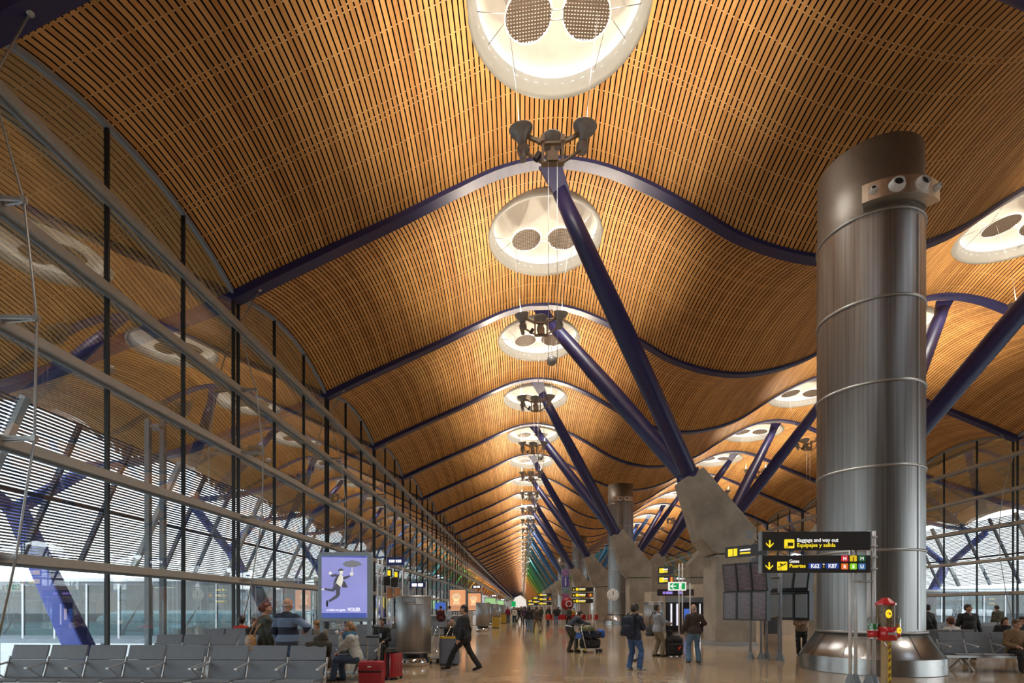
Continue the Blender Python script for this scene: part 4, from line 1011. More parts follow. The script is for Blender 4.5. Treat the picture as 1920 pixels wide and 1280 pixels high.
# ---- café furniture far down the hall
rc = mat('cafe_red', (.35, .008, .012), .4); cp = None; ci = 0
for i in range(18):
    x = 2.6 + .55 * (i % 9) + (.2 if i > 8 else 0); y = 50.5 + (1.3 if i > 8 else 0)
    if cp is None:
        cp = thing('cafe_chair', '', 'chair'); MB().rbox((0, 0, .45), (.44, .42, .04), .08).build('seat', rc, cp); MB().box((0, .2, .72), (.44, .04, .42)).build('backrest', rc, cp)
        for a in (-.18, .18):
            for c in (-.17, .17): MB().tube([(a, c, 0), (a, c, .44)], .014, 6).build('leg', M['alu_light'], cp)
        o = cp
    else: o = dup(cp)
    o.location = (x, y, 0); o.rotation_euler = (0, 0, PI if i % 3 else .3)
    tag(o, 'small red café chair with steel legs in the rows beyond the trolley', 'chair', 'red café chairs in rows')
t = thing('cafe_sign', 'red disc sign with a cream ring below the three-board sign', 'sign', (4.5, 52.5, 0)); MB().lathe([(0, .05), (.62, .05), (.62, -.05), (0, -.05)], 28, (0, 0, 2.0), R=R).build('disc', rc, t); MB().lathe([(.22, .06), (.34, .06)], 24, (.12, 0, 2.0), R=R).build('ring', M['white'], t); MB().tube([(0, .08, 0), (0, .08, 1.6)], .03, 6).build('pole', M['alu'], t)
t = thing('white_tent_display', 'white angular display with green corner at the far end of aisle', 'display', (-.9, 120, 0))
b = MB(); b.prism([(-1.8, 1.6), (1.8, 1.6), (1.6, 3.4), (.4, 4.4), (-.9, 3.9)], -.4, .4); b.build('canopy', emat('tent_white', (.85, .85, .83), .5), t); MB().box((-1.2, -.42, 2.4), (1.0, .02, 1.2)).build('green_panel', gl, t)
for x in (-1.5, 1.5): MB().tube([(x, 0, 0), (x, 0, 2)], .06, 6).build('pole', M['alu'], t)
# ================================================================ PEOPLE
# bodies are grown as one smooth surface from a posed skeleton, sampled on a fine grid
def grow(prims, h, wr=0.0):
    lo = np.min([p['lo'] for p in prims if not p.get('cut')], 0) - 3 * h; hi = np.max([p['hi'] for p in prims if not p.get('cut')], 0) + 3 * h
    n = np.ceil((hi - lo) / h).astype(int) + 1
    g = np.full(n, 9.0, np.float32); ax = [lo[i] + h * np.arange(n[i]) for i in range(3)]
    for p in prims:
        k = p['k']; m = k + 2.5 * h
        a = np.clip(np.floor((p['lo'] - m - lo) / h).astype(int), 0, n - 1); b = np.clip(np.ceil((p['hi'] + m - lo) / h).astype(int) + 1, 1, n)
        if np.any(b <= a): continue
        X, Y, Z = np.meshgrid(ax[0][a[0]:b[0]], ax[1][a[1]:b[1]], ax[2][a[2]:b[2]], indexing='ij')
        d = p['f'](np.stack([X, Y, Z], -1)).astype(np.float32)
        s = g[a[0]:b[0], a[1]:b[1], a[2]:b[2]]
        if p.get('cut'):
            t = np.maximum(k - np.abs(s + d), 0) / k; s[...] = np.maximum(s, -d) + t * t * k * .25
        else:
            t = np.maximum(k - np.abs(s - d), 0) / k; s[...] = np.minimum(s, d) - t * t * k * .25
    if wr:
        X, Y, Z = np.meshgrid(*ax, indexing='ij'); r = np.random.RandomState(len(prims)); w = np.zeros_like(g)
        for i in range(7):
            kx, ky, kz = r.normal(0, 1, 3) * (22, 22, 46); w += np.sin(kx * X + ky * Y + kz * Z + r.uniform(0, 6)).astype(np.float32)
        g += wr * w / 2.6
    S_ = g < 0; c = np.zeros(n - 1, np.int8)
    for dx in (0, 1):
        for dy in (0, 1):
            for dz in (0, 1): c += S_[dx:n[0] - 1 + dx, dy:n[1] - 1 + dy, dz:n[2] - 1 + dz]
    I = np.argwhere((c > 0) & (c < 8)); idx = np.full(n - 1, -1, np.int64); idx[I[:, 0], I[:, 1], I[:, 2]] = np.arange(len(I))
    P = np.zeros((len(I), 3)); cnt = np.zeros(len(I))
    for axis in range(3):
        o = [i for i in range(3) if i != axis]
        for u in (0, 1):
            for v in (0, 1):
                q = I.copy(); q[:, o[0]] += u; q[:, o[1]] += v; r = q.copy(); r[:, axis] += 1
                A = g[q[:, 0], q[:, 1], q[:, 2]]; B = g[r[:, 0], r[:, 1], r[:, 2]]; x = (A < 0) != (B < 0)
                t = np.where(x, A / np.where(x, A - B, 1), 0)
                w = (q - I).astype(float); w[:, axis] += t; P[x] += w[x]; cnt[x] += 1
    P = lo + h * (I + P / np.maximum(cnt, 1)[:, None])
    F = []
    for axis in range(3):
        o1, o2 = (axis + 1) % 3, (axis + 2) % 3
        A = np.take(S_, range(0, n[axis] - 1), axis); B = np.take(S_, range(1, n[axis]), axis)
        E_ = np.argwhere(A != B); E_ = E_[(E_[:, o1] > 0) & (E_[:, o2] > 0) & (E_[:, o1] < n[o1] - 1) & (E_[:, o2] < n[o2] - 1)]
        sg = A[E_[:, 0], E_[:, 1], E_[:, 2]]
        def C(a, b): q = E_.copy(); q[:, o1] -= a; q[:, o2] -= b; return idx[q[:, 0], q[:, 1], q[:, 2]]
        Q = np.stack([C(1, 1), C(0, 1), C(0, 0), C(1, 0)], 1); Q[~sg] = Q[~sg][:, ::-1]; F.append(Q)
    return P, np.concatenate(F)
def grow_obj(name, prims, h, m, parent, wr=0.0):
    P, F = grow(prims, h, wr)
    return raw(name, P.tolist(), F.tolist(), m, smooth=True, parent=parent)
A3 = lambda v: np.array(v, float)
def cap(a, b, ra, rb=None, k=.03, cut=False):
    a, b = A3(a), A3(b); rb = ra if rb is None else rb; ba = b - a; L2 = max(ba @ ba, 1e-9); R = max(ra, rb)
    def f(p):
        t = np.clip(((p - a) @ ba) / L2, 0, 1); return np.linalg.norm(p - a - t[..., None] * ba, axis=-1) - (ra + (rb - ra) * t)
    return dict(f=f, lo=np.minimum(a, b) - R, hi=np.maximum(a, b) + R, k=k, cut=cut)
def ell(c, r, Rm=None, k=.03, cut=False):
    c, r = A3(c), A3(r); Rn = np.eye(3) if Rm is None else np.array(Rm); M_ = r.max()
    def f(p):
        q = (p - c) @ Rn; k0 = np.linalg.norm(q / r, axis=-1); k1 = np.linalg.norm(q / r**2, axis=-1); return k0 * (k0 - 1) / np.maximum(k1, 1e-6)
    return dict(f=f, lo=c - M_, hi=c + M_, k=k, cut=cut)
def rb(c, b, r, k=.03, Rm=None):
    c, b = A3(c), A3(b) - r; Rn = np.eye(3) if Rm is None else np.array(Rm); M_ = np.linalg.norm(A3(b) + r)
    def f(p):
        q = np.abs((p - c) @ Rn) - b; return np.linalg.norm(np.maximum(q, 0), axis=-1) + np.minimum(q.max(-1), 0) - r
    return dict(f=f, lo=c - M_, hi=c + M_, k=k, cut=False)
def below(c, n, k=.012, ext=.45):
    c, n = A3(c), A3(n); return dict(f=lambda p: (p - c) @ n, lo=c - ext, hi=c + A3((ext, ext, .02)), k=k, cut=True)
def ik(a, t, l1, l2, hint):
    a, t, hint = A3(a), A3(t), A3(hint); d = t - a; L = np.linalg.norm(d)
    if L > (l1 + l2) * .995: t = a + d / L * (l1 + l2) * .995; d = t - a; L = np.linalg.norm(d)
    x = (l1**2 - l2**2 + L * L) / (2 * L); y = math.sqrt(max(l1**2 - x * x, 1e-6)); u = d / L; hp = hint - (hint @ u) * u; hp /= max(np.linalg.norm(hp), 1e-6)
    return a + u * x + hp * y, t
def rot(ax, a): return np.array(Matrix.Rotation(a, 3, ax))

def skeleton(q):
    J = {}; up = rot('X', -q.get('lean', 0)) @ rot('Y', q.get('side', 0)); tw = up @ rot('Z', q.get('twist', 0))
    P = A3(q.get('pelvis', (0, 0, .93))); J['P'] = P; J['up'] = up; J['tw'] = tw
    bend = rot('X', -q.get('bend', 0)) @ tw
    J['W'] = P + up @ A3((0, 0, .14)); J['C'] = J['W'] + bend @ A3((0, 0, .19)); J['N'] = J['W'] + bend @ A3((0, -.005, .385))
    hd = rot('Z', q.get('look', 0)) @ rot('X', -q.get('nod', 0)) if q.get('headworld', 1) else bend
    J['hd'] = hd; J['H'] = J['N'] + (.45 * bend + .55 * np.eye(3)) @ A3((0, .012, .065)) + hd @ A3((0, .018, .115)); J['bend'] = bend
    sw = q.get('sw', .175)
    for s, n in ((-1, 'L'), (1, 'R')):
        J['S' + n] = J['N'] + bend @ A3((s * sw, -.01, -.075)); J['h' + n] = P + rot('Z', q.get('hiptwist', 0)) @ A3((s * .088, 0, -.03))
        w = q.get('hand' + n, (s * .27, .06, .80)); J['E' + n], J['Wr' + n] = ik(J['S' + n], w, .285, .25, q.get('elb' + n, (s * .6, -1, -.2)))
        an = q.get('foot' + n, (s * .11, 0, .085)); J['K' + n], J['A' + n] = ik(J['h' + n], an, .43, .42, q.get('knee' + n, (s * .12, 1, 0)))
    return J
def limb_dir(a, b): d = A3(b) - A3(a); return d / max(np.linalg.norm(d), 1e-6)

def hand_prims(J, n, q):
    s = -1 if n == 'L' else 1; w = J['Wr' + n]; d = A3(q.get('hd' + n, limb_dir(J['E' + n], w))); d = d / np.linalg.norm(d)
    pn = A3(q.get('palm' + n, (-s, 0, 0))); pn = pn - (pn @ d) * d; pn /= max(np.linalg.norm(pn), 1e-6); sd = np.cross(pn, d) * s    # toward the thumb
    c = q.get('curl' + n, .5); out = []
    pc = w + d * .055
    out.append(cap(w - d * .01, w + d * .03, .024, .026, .02)); 
    for t in (-.024, -.008, .008, .024): out.append(cap(w + d * .02 + sd * t * .7, w + d * .088 + sd * t, .0135, .0125, .014))
    for i, (t, L) in enumerate(((.027, .068), (.009, .078), (-.009, .072), (-.026, .056))):
        b = w + d * .09 + sd * t; a = c * (.9 + .12 * i); d1 = d * math.cos(a) + pn * math.sin(a); d2 = d * math.cos(a * 2.1) + pn * math.sin(a * 2.1)
        m = b + d1 * L * .52; out += [cap(b, m, .0098, .009, .006), cap(m, m + d2 * L * .5, .009, .0075, .005)]
    tb = w + d * .025 + sd * .026; td = d * .62 + sd * .62 + pn * .35; td /= np.linalg.norm(td); m = tb + td * .042; t2 = d * .85 + sd * .1 + pn * .5; t2 /= np.linalg.norm(t2)
    out += [cap(tb, m, .0135, .011, .012), cap(m, m + t2 * .034, .0105, .0085, .006)]
    return out
def torso(J, q, e, hem=.0):
    f = q.get('fat', 0.0); fem = q.get('fem', 0); up, bd = J['up'], J['bend']; P, Wd, C, N = J['P'], J['W'], J['C'], J['N']
    o = [ell(P + up @ A3((0, -.005, .0)), (.158 + e + .5 * f, .112 + e + .6 * f, .13 + e), up, .05), ell(Wd + up @ A3((0, .012 + .7 * f, .0)), (.135 + e + .8 * f, .098 + e + f, .15 + e), bd, .07),
         ell(C + bd @ A3((0, .005 + .2 * f, .02)), (.158 + e + .5 * f - .012 * fem, .107 + e + .5 * f, .175 + e), bd, .07), cap(J['SL'], J['SR'], .056 + e, None, .06), cap(C + bd @ A3((0, -.01, .08)), N + bd @ A3((0, -.01, -.03)), .09 + e, .062 + e, .05)]
    if fem: o += [ell(C + bd @ A3((s * .07, .085, -.01)), (.06 + e * .6, .055 + e * .6, .06 + e * .6), bd, .04) for s in (-1, 1)]
    if hem:
        o.append(ell(P + up @ A3((0, 0, -hem * .8)), (.168 + e + .4 * f, .128 + e + .5 * f, .20), up, .06)); o.append(below(P + up @ A3((0, 0, -hem - .04)), up @ A3((0, 0, 1))))
    return o
def legs(J, e, flare=0.0, f=0.0):
    o = []
    for n in 'LR':
        h, K, A = J['h' + n], J['K' + n], J['A' + n]; d = limb_dir(h, K)
        o += [cap(h, h + (K - h) * .5, .088 + e + .3 * f, .072 + e, .05), cap(h + (K - h) * .5, K, .072 + e, .053 + e, .03), cap(K, K + (A - K) * .35, .053 + e, .056 + e, .03), cap(K + (A - K) * .35, A, .055 + e, .036 + e + flare, .03)]
    return o
def head_prims(J):
    H, R = J['H'], J['hd']; p = lambda x, y, z: H + R @ A3((x, y, z))
    o = [ell(p(0, -.012, .025), (.074, .094, .092), R, .03), ell(p(0, .022, -.045), (.056, .066, .072), R, .04), ell(p(0, .058, -.088), (.026, .024, .020), R, .03),
         cap(p(0, .078, .022), p(0, .098, -.022), .009, .013, .016), cap(p(-.03, .074, .032), p(.03, .074, .032), .010, None, .02),
         ell(p(-.034, .080, .006), (.017, .014, .010), R, .012, True), ell(p(.034, .080, .006), (.017, .014, .010), R, .012, True),
         ell(p(0, .083, -.052), (.024, .011, .009), R, .012), ell(p(0, .096, -.053), (.022, .005, .0025), R, .004, True)]
    for s in (-1, 1): o += [ell(p(s * .076, -.012, -.005), (.009, .022, .033), R @ rot('Z', s * -.35), .008), ell(p(s * .052, .05, -.03), (.022, .024, .026), R, .03)]
    o.append(cap(J['N'] + J['bend'] @ A3((0, -.01, -.03)), p(0, -.02, -.05), .058, .052, .03))
    return o
def hair_prims(J, style):
    H, R = J['H'], J['hd']; p = lambda x, y, z: H + R @ A3((x, y, z)); o = []
    if style == 'bald':
        o = [cap(p(-.072, -.045, -.02), p(-.03, -.10, -.02), .018, .022, .02), cap(p(.072, -.045, -.02), p(.03, -.10, -.02), .018, .022, .02), cap(p(-.03, -.10, -.02), p(.03, -.10, -.02), .024, None, .02)]
        return o
    o = [ell(p(0, -.020, .038), (.083, .101, .094), R, .03), ell(p(0, -.05, -.015), (.078, .072, .075), R, .03)]
    if style == 'long': o += [cap(p(0, -.06, -.02), p(0, -.075, -.13), .075, .055, .05), cap(p(-.07, -.02, 0), p(-.066, -.03, -.11), .03, .024, .03), cap(p(.07, -.02, 0), p(.066, -.03, -.11), .03, .024, .03)]
    if style == 'bun': o += [ell(p(0, -.125, .0), (.052, .048, .05), R, .02)]
    if style == 'tail': o += [ell(p(0, -.12, -.01), (.04, .04, .045), R, .02), cap(p(0, -.13, -.02), p(0, -.16, -.10), .032, .018, .02)]
    if style == 'bushy': o += [ell(p(0, -.03, .04), (.105, .115, .105), R, .03), ell(p(0, -.05, -.03), (.10, .085, .08), R, .03)]
    o += [ell(p(0, .115, -.045), (.082, .085, .105), R, .015, True)]
    if style in ('short', 'bun', 'tail'): o += [ell(p(s * .085, .02, -.04), (.03, .045, .05), R, .01, True) for s in (-1, 1)]
    return o

SKIN = mat('skin', (.50, .27, .18), .5, var=.08); SKIN2 = mat('skin_pale', (.60, .36, .26), .5, var=.08)
HC = dict(dark=mat('hair_dark', (.018, .013, .010), .5, var=.3, scale=60), brown=mat('hair_brown', (.09, .045, .02), .5, var=.3, scale=60), grey=mat('hair_grey', (.36, .34, .32), .6, var=.2, scale=60),
          blonde=mat('hair_blonde', (.24, .13, .055), .5, var=.35, scale=50), auburn=mat('hair_auburn', (.12, .03, .012), .5, var=.3, scale=50))
def cloth(name, c, r=.8, var=.12): return mat('cloth_' + name, c, r, var=var, scale=14, bump=.3, bscale=90)
def person(label, loc, rz, q, top, trousers, shoes=None, hair='dark', style='short', skin=None, h=.0085, group=None, sc=1.0, topname='jacket', extra=None, hem=.07, e=.022, sleeve=1.0, neck=True):
    t = thing('person', label, 'person', loc, rz, group, sc); J = skeleton(q); f = q.get('fat', 0)
    b = torso(J, q, 0) + legs(J, 0) + head_prims(J)
    for n in 'LR':
        b += [cap(J['S' + n], J['E' + n], .047, .039, .04), cap(J['E' + n], J['E' + n] + (J['Wr' + n] - J['E' + n]) * .35, .039, .040, .02), cap(J['E' + n] + (J['Wr' + n] - J['E' + n]) * .35, J['Wr' + n], .039, .026, .02)]
        b += hand_prims(J, n, q)
        A = J['A' + n]; fd = A3(q.get('fd' + n, (0, 1, 0))); fd /= np.linalg.norm(fd); b += [cap(A, A + fd * .10 - A3((0, 0, .045)), .036, .03, .03)]
    grow_obj('body', b, h, skin or SKIN, t)
    c = torso(J, q, e, hem)
    for n in 'LR':
        c += [cap(J['S' + n], J['E' + n], .050 + e, .044 + e, .05), cap(J['E' + n], J['E' + n] + (J['Wr' + n] - J['E' + n]) * (.93 * sleeve), .045 + e, .033 + e * .8, .03)]
    R = J['hd']
    c.append(ell(J['N'] + A3((0, .04, .055)), (.066, .075, .05), None, .015, True)) if neck else None
    tm = top if isinstance(top, list) else [top]
    o = grow_obj(topname, c, h * 1.25, tm[0], t, .0042)
    if neck and h < .012: grow_obj('collar', [cap(J['N'] + A3((s * .052, -.03, .0)), J['N'] + A3((s * .03, .055, -.03)), .022, .018, .02) for s in (-1, 1)] + [cap(J['N'] + A3((-.05, -.045, .01)), J['N'] + A3((.05, -.045, .01)), .022, None, .02)], h, tm[0], t)
    lg = legs(J, .016, .022, f) + [ell(J['P'] + J['up'] @ A3((0, -.005, -.01)), (.166 + .4 * f, .12 + .5 * f, .12), J['up'], .04)]
    grow_obj('trousers', lg, h * 1.25, trousers, t, .0036)
    sh = shoes or mat('shoe_black', (.015, .014, .014), .4)
    for n in 'LR':
        A = J['A' + n]; fd = A3(q.get('fd' + n, (0, 1, 0))); fd /= np.linalg.norm(fd); dn = A3(q.get('sole' + n, (0, 0, -1))); dn = dn - (dn @ fd) * fd; dn /= np.linalg.norm(dn)
        s_ = [cap(A + dn * .045 - fd * .045, A + dn * .052 + fd * .16, .036, .030, .02), cap(A + dn * .05 + fd * .06, A + dn * .052 + fd * .165, .042, .033, .02), cap(A, A + dn * .04, .042, .042, .03)]
        grow_obj('shoe', s_, h * 1.2, sh, t)
    if style: grow_obj('hair', hair_prims(J, style), h, HC[hair], t, .003 if style != 'bald' else .001)
    if h < .012:
        ey = MB()
        for s in (-1, 1): ey.sphere(J['H'] + R @ A3((s * .033, .074, .006)), .0115, 8, 6)
        ey.build('eyes', mat('eye', (.05, .035, .03), .2), t)
    if extra: extra(t, J, q)
    return t, J

navy_c = cloth('black_suit', (.012, .013, .017)); jeans = cloth('blue_jeans', (.045, .10, .24), var=.35); jeans2 = cloth('pale_jeans', (.10, .19, .30), var=.25); dkj = cloth('dark_jeans', (.03, .05, .09))
black = cloth('black', (.012, .012, .013)); beige = cloth('beige', (.42, .33, .21)); khaki = cloth('khaki', (.20, .165, .11)); olive = cloth('olive', (.05, .052, .035)); dbrown = cloth('dark_brown', (.045, .03, .025))
greysw = cloth('grey_sweater', (.30, .33, .38)); cream = cloth('cream', (.55, .50, .42)); redc = cloth('red', (.50, .04, .02)); brownsh = cloth('brown_shirt', (.20, .13, .085)); navyj = cloth('navy_jacket', (.018, .024, .045))
white_c = cloth('white', (.62, .60, .55)); teal = cloth('teal_scarf', (.05, .17, .29)); trainers = mat('trainers', (.45, .45, .44), .5, var=.2)

# ---- striding man in black, seen in profile
def tie(t, J, q):
    C = J['C']; MB().bar(C + A3((0, .205, .10)), C + A3((-.0, .245, -.20)), .05, .02, up=(0, 1, 0)).build('tie', mat('cloth_tie', (.08, .22, .24), .5), t)
person('stout person in a black suit striding left past the yellow-lidded bin', (-1.55, 13.6, 0), PI / 2, dict(pelvis=(0, 0, .90), fat=.095, lean=-.05, bend=.02, look=.05, nod=-.05, footL=(-.06, .42, .10), fdL=(0, 1, -.05), footR=(.06, -.40, .12), fdR=(0, .95, -.3), soleR=(0, -.3, -1),
       handR=(.30, -.12, .84), handL=(-.30, .10, .84), palmR=(-1, 0, 0), curlR=.9, sw=.185), navy_c, black, hair='dark', sc=1.0, extra=tie)
# ---- man in blue jeans with a backpack
person('person in blue jeans and dark blue jacket standing with a navy backpack', (2.92, 13.9, 0), -.72, dict(fat=.01, look=.35, nod=-.12, footL=(-.10, -.04, .085), footR=(.13, .10, .085), fdR=(.5, 1, 0), handR=(.13, .33, 1.10), handL=(-.02, .33, 1.05), palmR=(-1, 0, .3), palmL=(.6, 0, .6), curlR=.8, curlL=.8, pelvis=(.02, 0, .915)), navyj, jeans, trainers, 'dark', 'short', sleeve=.80)
person('person in beige top and white trousers standing behind the one in blue jeans', (3.50, 16.4, 0), .35, dict(look=-.1, footL=(-.07, -.05, .085), footR=(.12, .12, .085), handR=(.25, .2, .95)), beige, white_c, None, 'dark', 'bushy')
# ---- man in grey sweater with shoulder bag, looking up
person('person in grey sweater and beige trousers looking up beside a black suitcase', (4.55, 17.8, 0), -PI / 2 + .15, dict(nod=-.28, look=.0, handR=(.10, .40, 1.12), handL=(-.08, .38, 1.10), palmR=(-1, 0, .2), curlR=.9, curlL=.9, footL=(-.10, -.06, .085), footR=(.10, .12, .085), fat=.01), greysw, khaki, None, 'dark', 'short', extra=lambda t, J, q: grow_obj('scarf', [cap(J['N'] + A3((-.06, .03, -.02)), J['N'] + A3((.06, .03, -.02)), .065, None, .03), cap(J['N'] + A3((.02, .10, -.02)), J['C'] + A3((.03, .16, -.06)), .05, .045, .03), cap(J['N'] + A3((0, -.06, 0)), J['N'] + A3((0, -.08, -.06)), .05, .05, .03)], .011, black, t))
# ---- bald man in brown jacket, from behind
person('bald person in dark brown jacket and jeans seen from behind', (5.12, 15.8, 0), .05, dict(fat=.035, footL=(-.15, 0, .085), footR=(.15, 0, .085), handR=(.22, .28, 1.08), handL=(-.33, .08, .88), elbR=(1, -.6, -.2), sw=.185, nod=.15), dbrown, jeans2, None, 'grey', 'bald', hem=.02)
# ---- man bent over the luggage trolley
person('person in dark jacket bending over to push a loaded luggage trolley', (1.80, 19.4, 0), -1.18, dict(pelvis=(0, -.08, .90), lean=.35, bend=.62, nod=.35, footL=(-.10, -.05, .085), footR=(.10, .14, .085), handL=(-.22, .66, 1.02), handR=(.22, .66, 1.02), curlL=1.2, curlR=1.2, palmL=(0, 0, -1), palmR=(0, 0, -1), hdL=(0, 1, -.1), hdR=(0, 1, -.1)), navyj, olive, None, 'dark', 'short', hem=.0,
       extra=lambda t, J, q: grow_obj('shirt_tail', [ell(J['P'] + J['up'] @ A3((0, -.02, .04)), (.185, .14, .05), J['up'], .03)], .011, white_c, t))
# ---- man behind the monitors
person('person in brown shirt and black trousers standing right of the monitor stand', (9.62, 18.4, 0), PI - .5, dict(footL=(-.08, 0, .085), footR=(.08, .05, .085), handL=(.02, .25, 1.10), handR=(.06, .25, 1.12), curlL=.9, curlR=.9, palmL=(1, 0, 0), palmR=(-1, 0, 0)), brownsh, black, None, 'dark', 'short')
# ---- striped pullover and red-haired neighbour between the benches
def stripes(t, J, q): pass
stm = bpy.data.materials.new('striped_pullover'); stm.use_nodes = True
_n = stm.node_tree.nodes; _l = stm.node_tree.links; _t = _n.new('ShaderNodeTexCoord'); _s = _n.new('ShaderNodeSeparateXYZ'); _r = _n.new('ShaderNodeValToRGB'); _m = _n.new('ShaderNodeMapRange')
_l.new(_t.outputs['Object'], _s.inputs[0]); _l.new(_s.outputs['Z'], _m.inputs[0]); _m.inputs[1].default_value = .8; _m.inputs[2].default_value = 1.6; _l.new(_m.outputs[0], _r.inputs[0]); _r.color_ramp.interpolation = 'CONSTANT'
_e = _r.color_ramp.elements; _e[0].position = 0; _e[0].color = (.035, .045, .07, 1); _e[1].position = .16; _e[1].color = (.13, .19, .29, 1)
for pz, cc in ((.32, (.015, .022, .045)), (.50, (.14, .20, .31)), (.72, (.015, .022, .045))): x = _e.new(pz); x.color = (*cc, 1)
_l.new(_r.outputs[0], _n['Principled BSDF'].inputs['Base Color']); _n['Principled BSDF'].inputs['Roughness'].default_value = .85
person('tall grey-haired person in blue striped pullover standing behind the front benches', (-4.77, 10.35, 0), -.25, dict(fat=.05, handR=(.26, .22, 1.12), handL=(-.30, .12, .90), elbR=(1, -.3, -.2), sw=.19, look=-.25, curlR=.9), stm, jeans, None, 'grey', 'bald', sc=1.05, hem=.05, topname='pullover')
person('auburn-haired person in olive coat with tan shoulder bag behind front benches', (-5.42, 10.75, 0), -.75, dict(fem=1, look=-.3), cloth('olive_coat', (.045, .048, .035)), black, None, 'auburn', 'bun', topname='coat')
# ---- woman sitting sideways with a scarf
def seat_q(**k):
    d = dict(pelvis=(0, 0, .53), footL=(-.10, .42, .085), footR=(.10, .44, .085), handL=(-.14, .30, .66), handR=(.14, .30, .66), curlL=.4, curlR=.4, palmL=(0, 0, -1), palmR=(0, 0, -1)); d.update(k); return d
person('blond seated person in pale grey jacket and blue scarf drinking from a cup', (-3.72, 11.55, 0), PI / 2, seat_q(lean=.20, bend=.12, nod=.05, fem=1, footL=(-.10, .52, .085), footR=(.10, .36, .085), handL=(-.03, .36, 1.00), palmL=(0, -1, 0), hdL=(.2, -.1, 1), curlL=.7, handR=(.12, .42, .64)), cloth('pale_grey', (.38, .38, .35)), dkj, None, 'blonde', 'tail', SKIN2, hem=.0,
       extra=lambda t, J, q: grow_obj('scarf', [cap(J['N'] + A3((-.055, .04, .01)), J['N'] + A3((.055, .04, .01)), .07, None, .04), cap(J['N'] + A3((0, .10, 0)), J['N'] + A3((0, .14, -.11)), .075, .065, .04), cap(J['N'] + A3((0, -.06, .02)), J['N'] + A3((0, .06, .02)), .07, None, .04)], .011, teal, t))
# seated and standing people further back on the left
LOW = .014
person('dark-haired person in red seated facing the left glass wall', (-9.05, 16.40, 0), 0, seat_q(nod=.1, pelvis=(0, 0, .53)), redc, black, None, 'dark', 'bushy', h=LOW)
person('short-haired person in black seated in profile before the third bench row', (-8.05, 15.16, 0), -1.9, seat_q(lean=.15, nod=.1), black, black, None, 'brown', 'short', h=LOW)
person('light brown haired person bending forward on the bench left of the poster', (-5.9, 15.38, 0), PI - .5, seat_q(lean=.35, bend=.25, nod=.35), khaki, black, None, 'blonde', 'bushy', SKIN2, h=LOW)
person('person in a dark suit and pale tie seated under the lilac poster', (-4.2, 15.38, 0), PI, seat_q(nod=.1), black, black, None, 'dark', 'short', h=LOW, extra=lambda t, J, q: MB().bar(J['N'] + A3((0, .10, -.06)), J['C'] + A3((0, .155, -.10)), .06, .02, up=(0, 1, 0)).build('tie', cloth('pale_tie', (.30, .36, .45)), t))
person('grey-haired person in olive coat seated left of the big steel drum', (-4.72, 19.48, 0), 2.6, seat_q(nod=.15, fat=.03), cloth('dull_olive', (.06, .058, .035)), black, None, 'grey', 'short', h=LOW)
person('person in a cream blouse seated close behind the big steel drum', (-4.04, 19.48, 0), 2.4, seat_q(fem=1), cream, black, None, 'auburn', 'long', h=LOW)
person('person in brown bending forward just right of the big steel drum', (-3.14, 23.48, 0), PI, seat_q(lean=.45, bend=.3, nod=.3), brownsh, black, None, 'dark', 'short', h=LOW)
person('person in dark red standing at the gate desk beyond the drum', (-5.3, 33.5, 0), .6, dict(), cloth('maroon', (.08, .012, .018)), black, None, 'dark', 'short', h=.018)
person('person in pale blue shirt standing at the gate desk beyond the drum', (-4.7, 33.2, 0), 1.2, dict(), cloth('pale_blue', (.35, .42, .52)), black, None, 'dark', 'short', h=.018)
# right-hand side
person('person in a dark coat with hands clasped behind beside the steel column', (14.05, 18.7, 0), .35, dict(fat=.03, handL=(-.02, -.24, .84), handR=(.05, -.26, .82), elbL=(-1, -.5, 0), elbR=(1, -.5, 0), palmL=(0, 1, 0), palmR=(0, 1, 0), curlL=.8, curlR=.8), cloth('black_coat', (.014, .016, .017)), black, None, 'dark', 'short', hem=.16, topname='coat')
def shirt(t, J, q): grow_obj('jumper', [ell(J['C'] + A3((-.01, .095, -.03)), (.075, .052, .24), None, .02)], .012, cloth('grey_jumper', (.22, .20, .18)), t)
person('person in open black jacket and grey jumper standing behind the right bench', (14.35, 17.4, 0), PI - .25, dict(look=.5, nod=-.1, fat=.045, sw=.19, handL=(-.33, .0, .84), handR=(.33, .0, .84)), black, black, None, 'dark', 'short', extra=shirt)
person('heavy-set person in a moss green coat with back turned by the right glass', (23.5, 26.8, 0), .1, dict(fat=.07, nod=.2, sw=.2), cloth('moss', (.05, .05, .028)), black, None, 'dark', 'short', h=LOW, topname='coat', hem=.12)
person('red-haired person in white collar seated behind the bench at the right', (13.0, 16.36, 0), .1, seat_q(nod=.2, fem=1), white_c, black, None, 'auburn', 'bushy', SKIN2, h=LOW)
person('person in tan jacket seated at the right edge of the picture', (12.78, 14.08, 0), PI - .2, seat_q(lean=.08, nod=.15), cloth('tan', (.20, .12, .06)), black, None, 'brown', 'short', h=.011)
person('person in black leaning on one hand behind the person in tan', (16.8, 19.08, 0), PI, seat_q(lean=.3, nod=.3, handL=(-.05, .3, 1.0), hdL=(.1, -.2, 1)), black, black, None, 'dark', 'long', h=LOW)
person('person with cropped dark hair seated in black behind the person in tan', (17.48, 19.08, 0), PI + .3, seat_q(lean=.1, nod=.2), black, black, None, 'dark', 'short', h=LOW)
person('person in lilac top cut off by the right edge of the picture', (13.46, 14.08, 0), PI, seat_q(nod=.1, fem=1), cloth('lilac', (.45, .30, .36)), black, None, 'dark', 'long', h=.011)

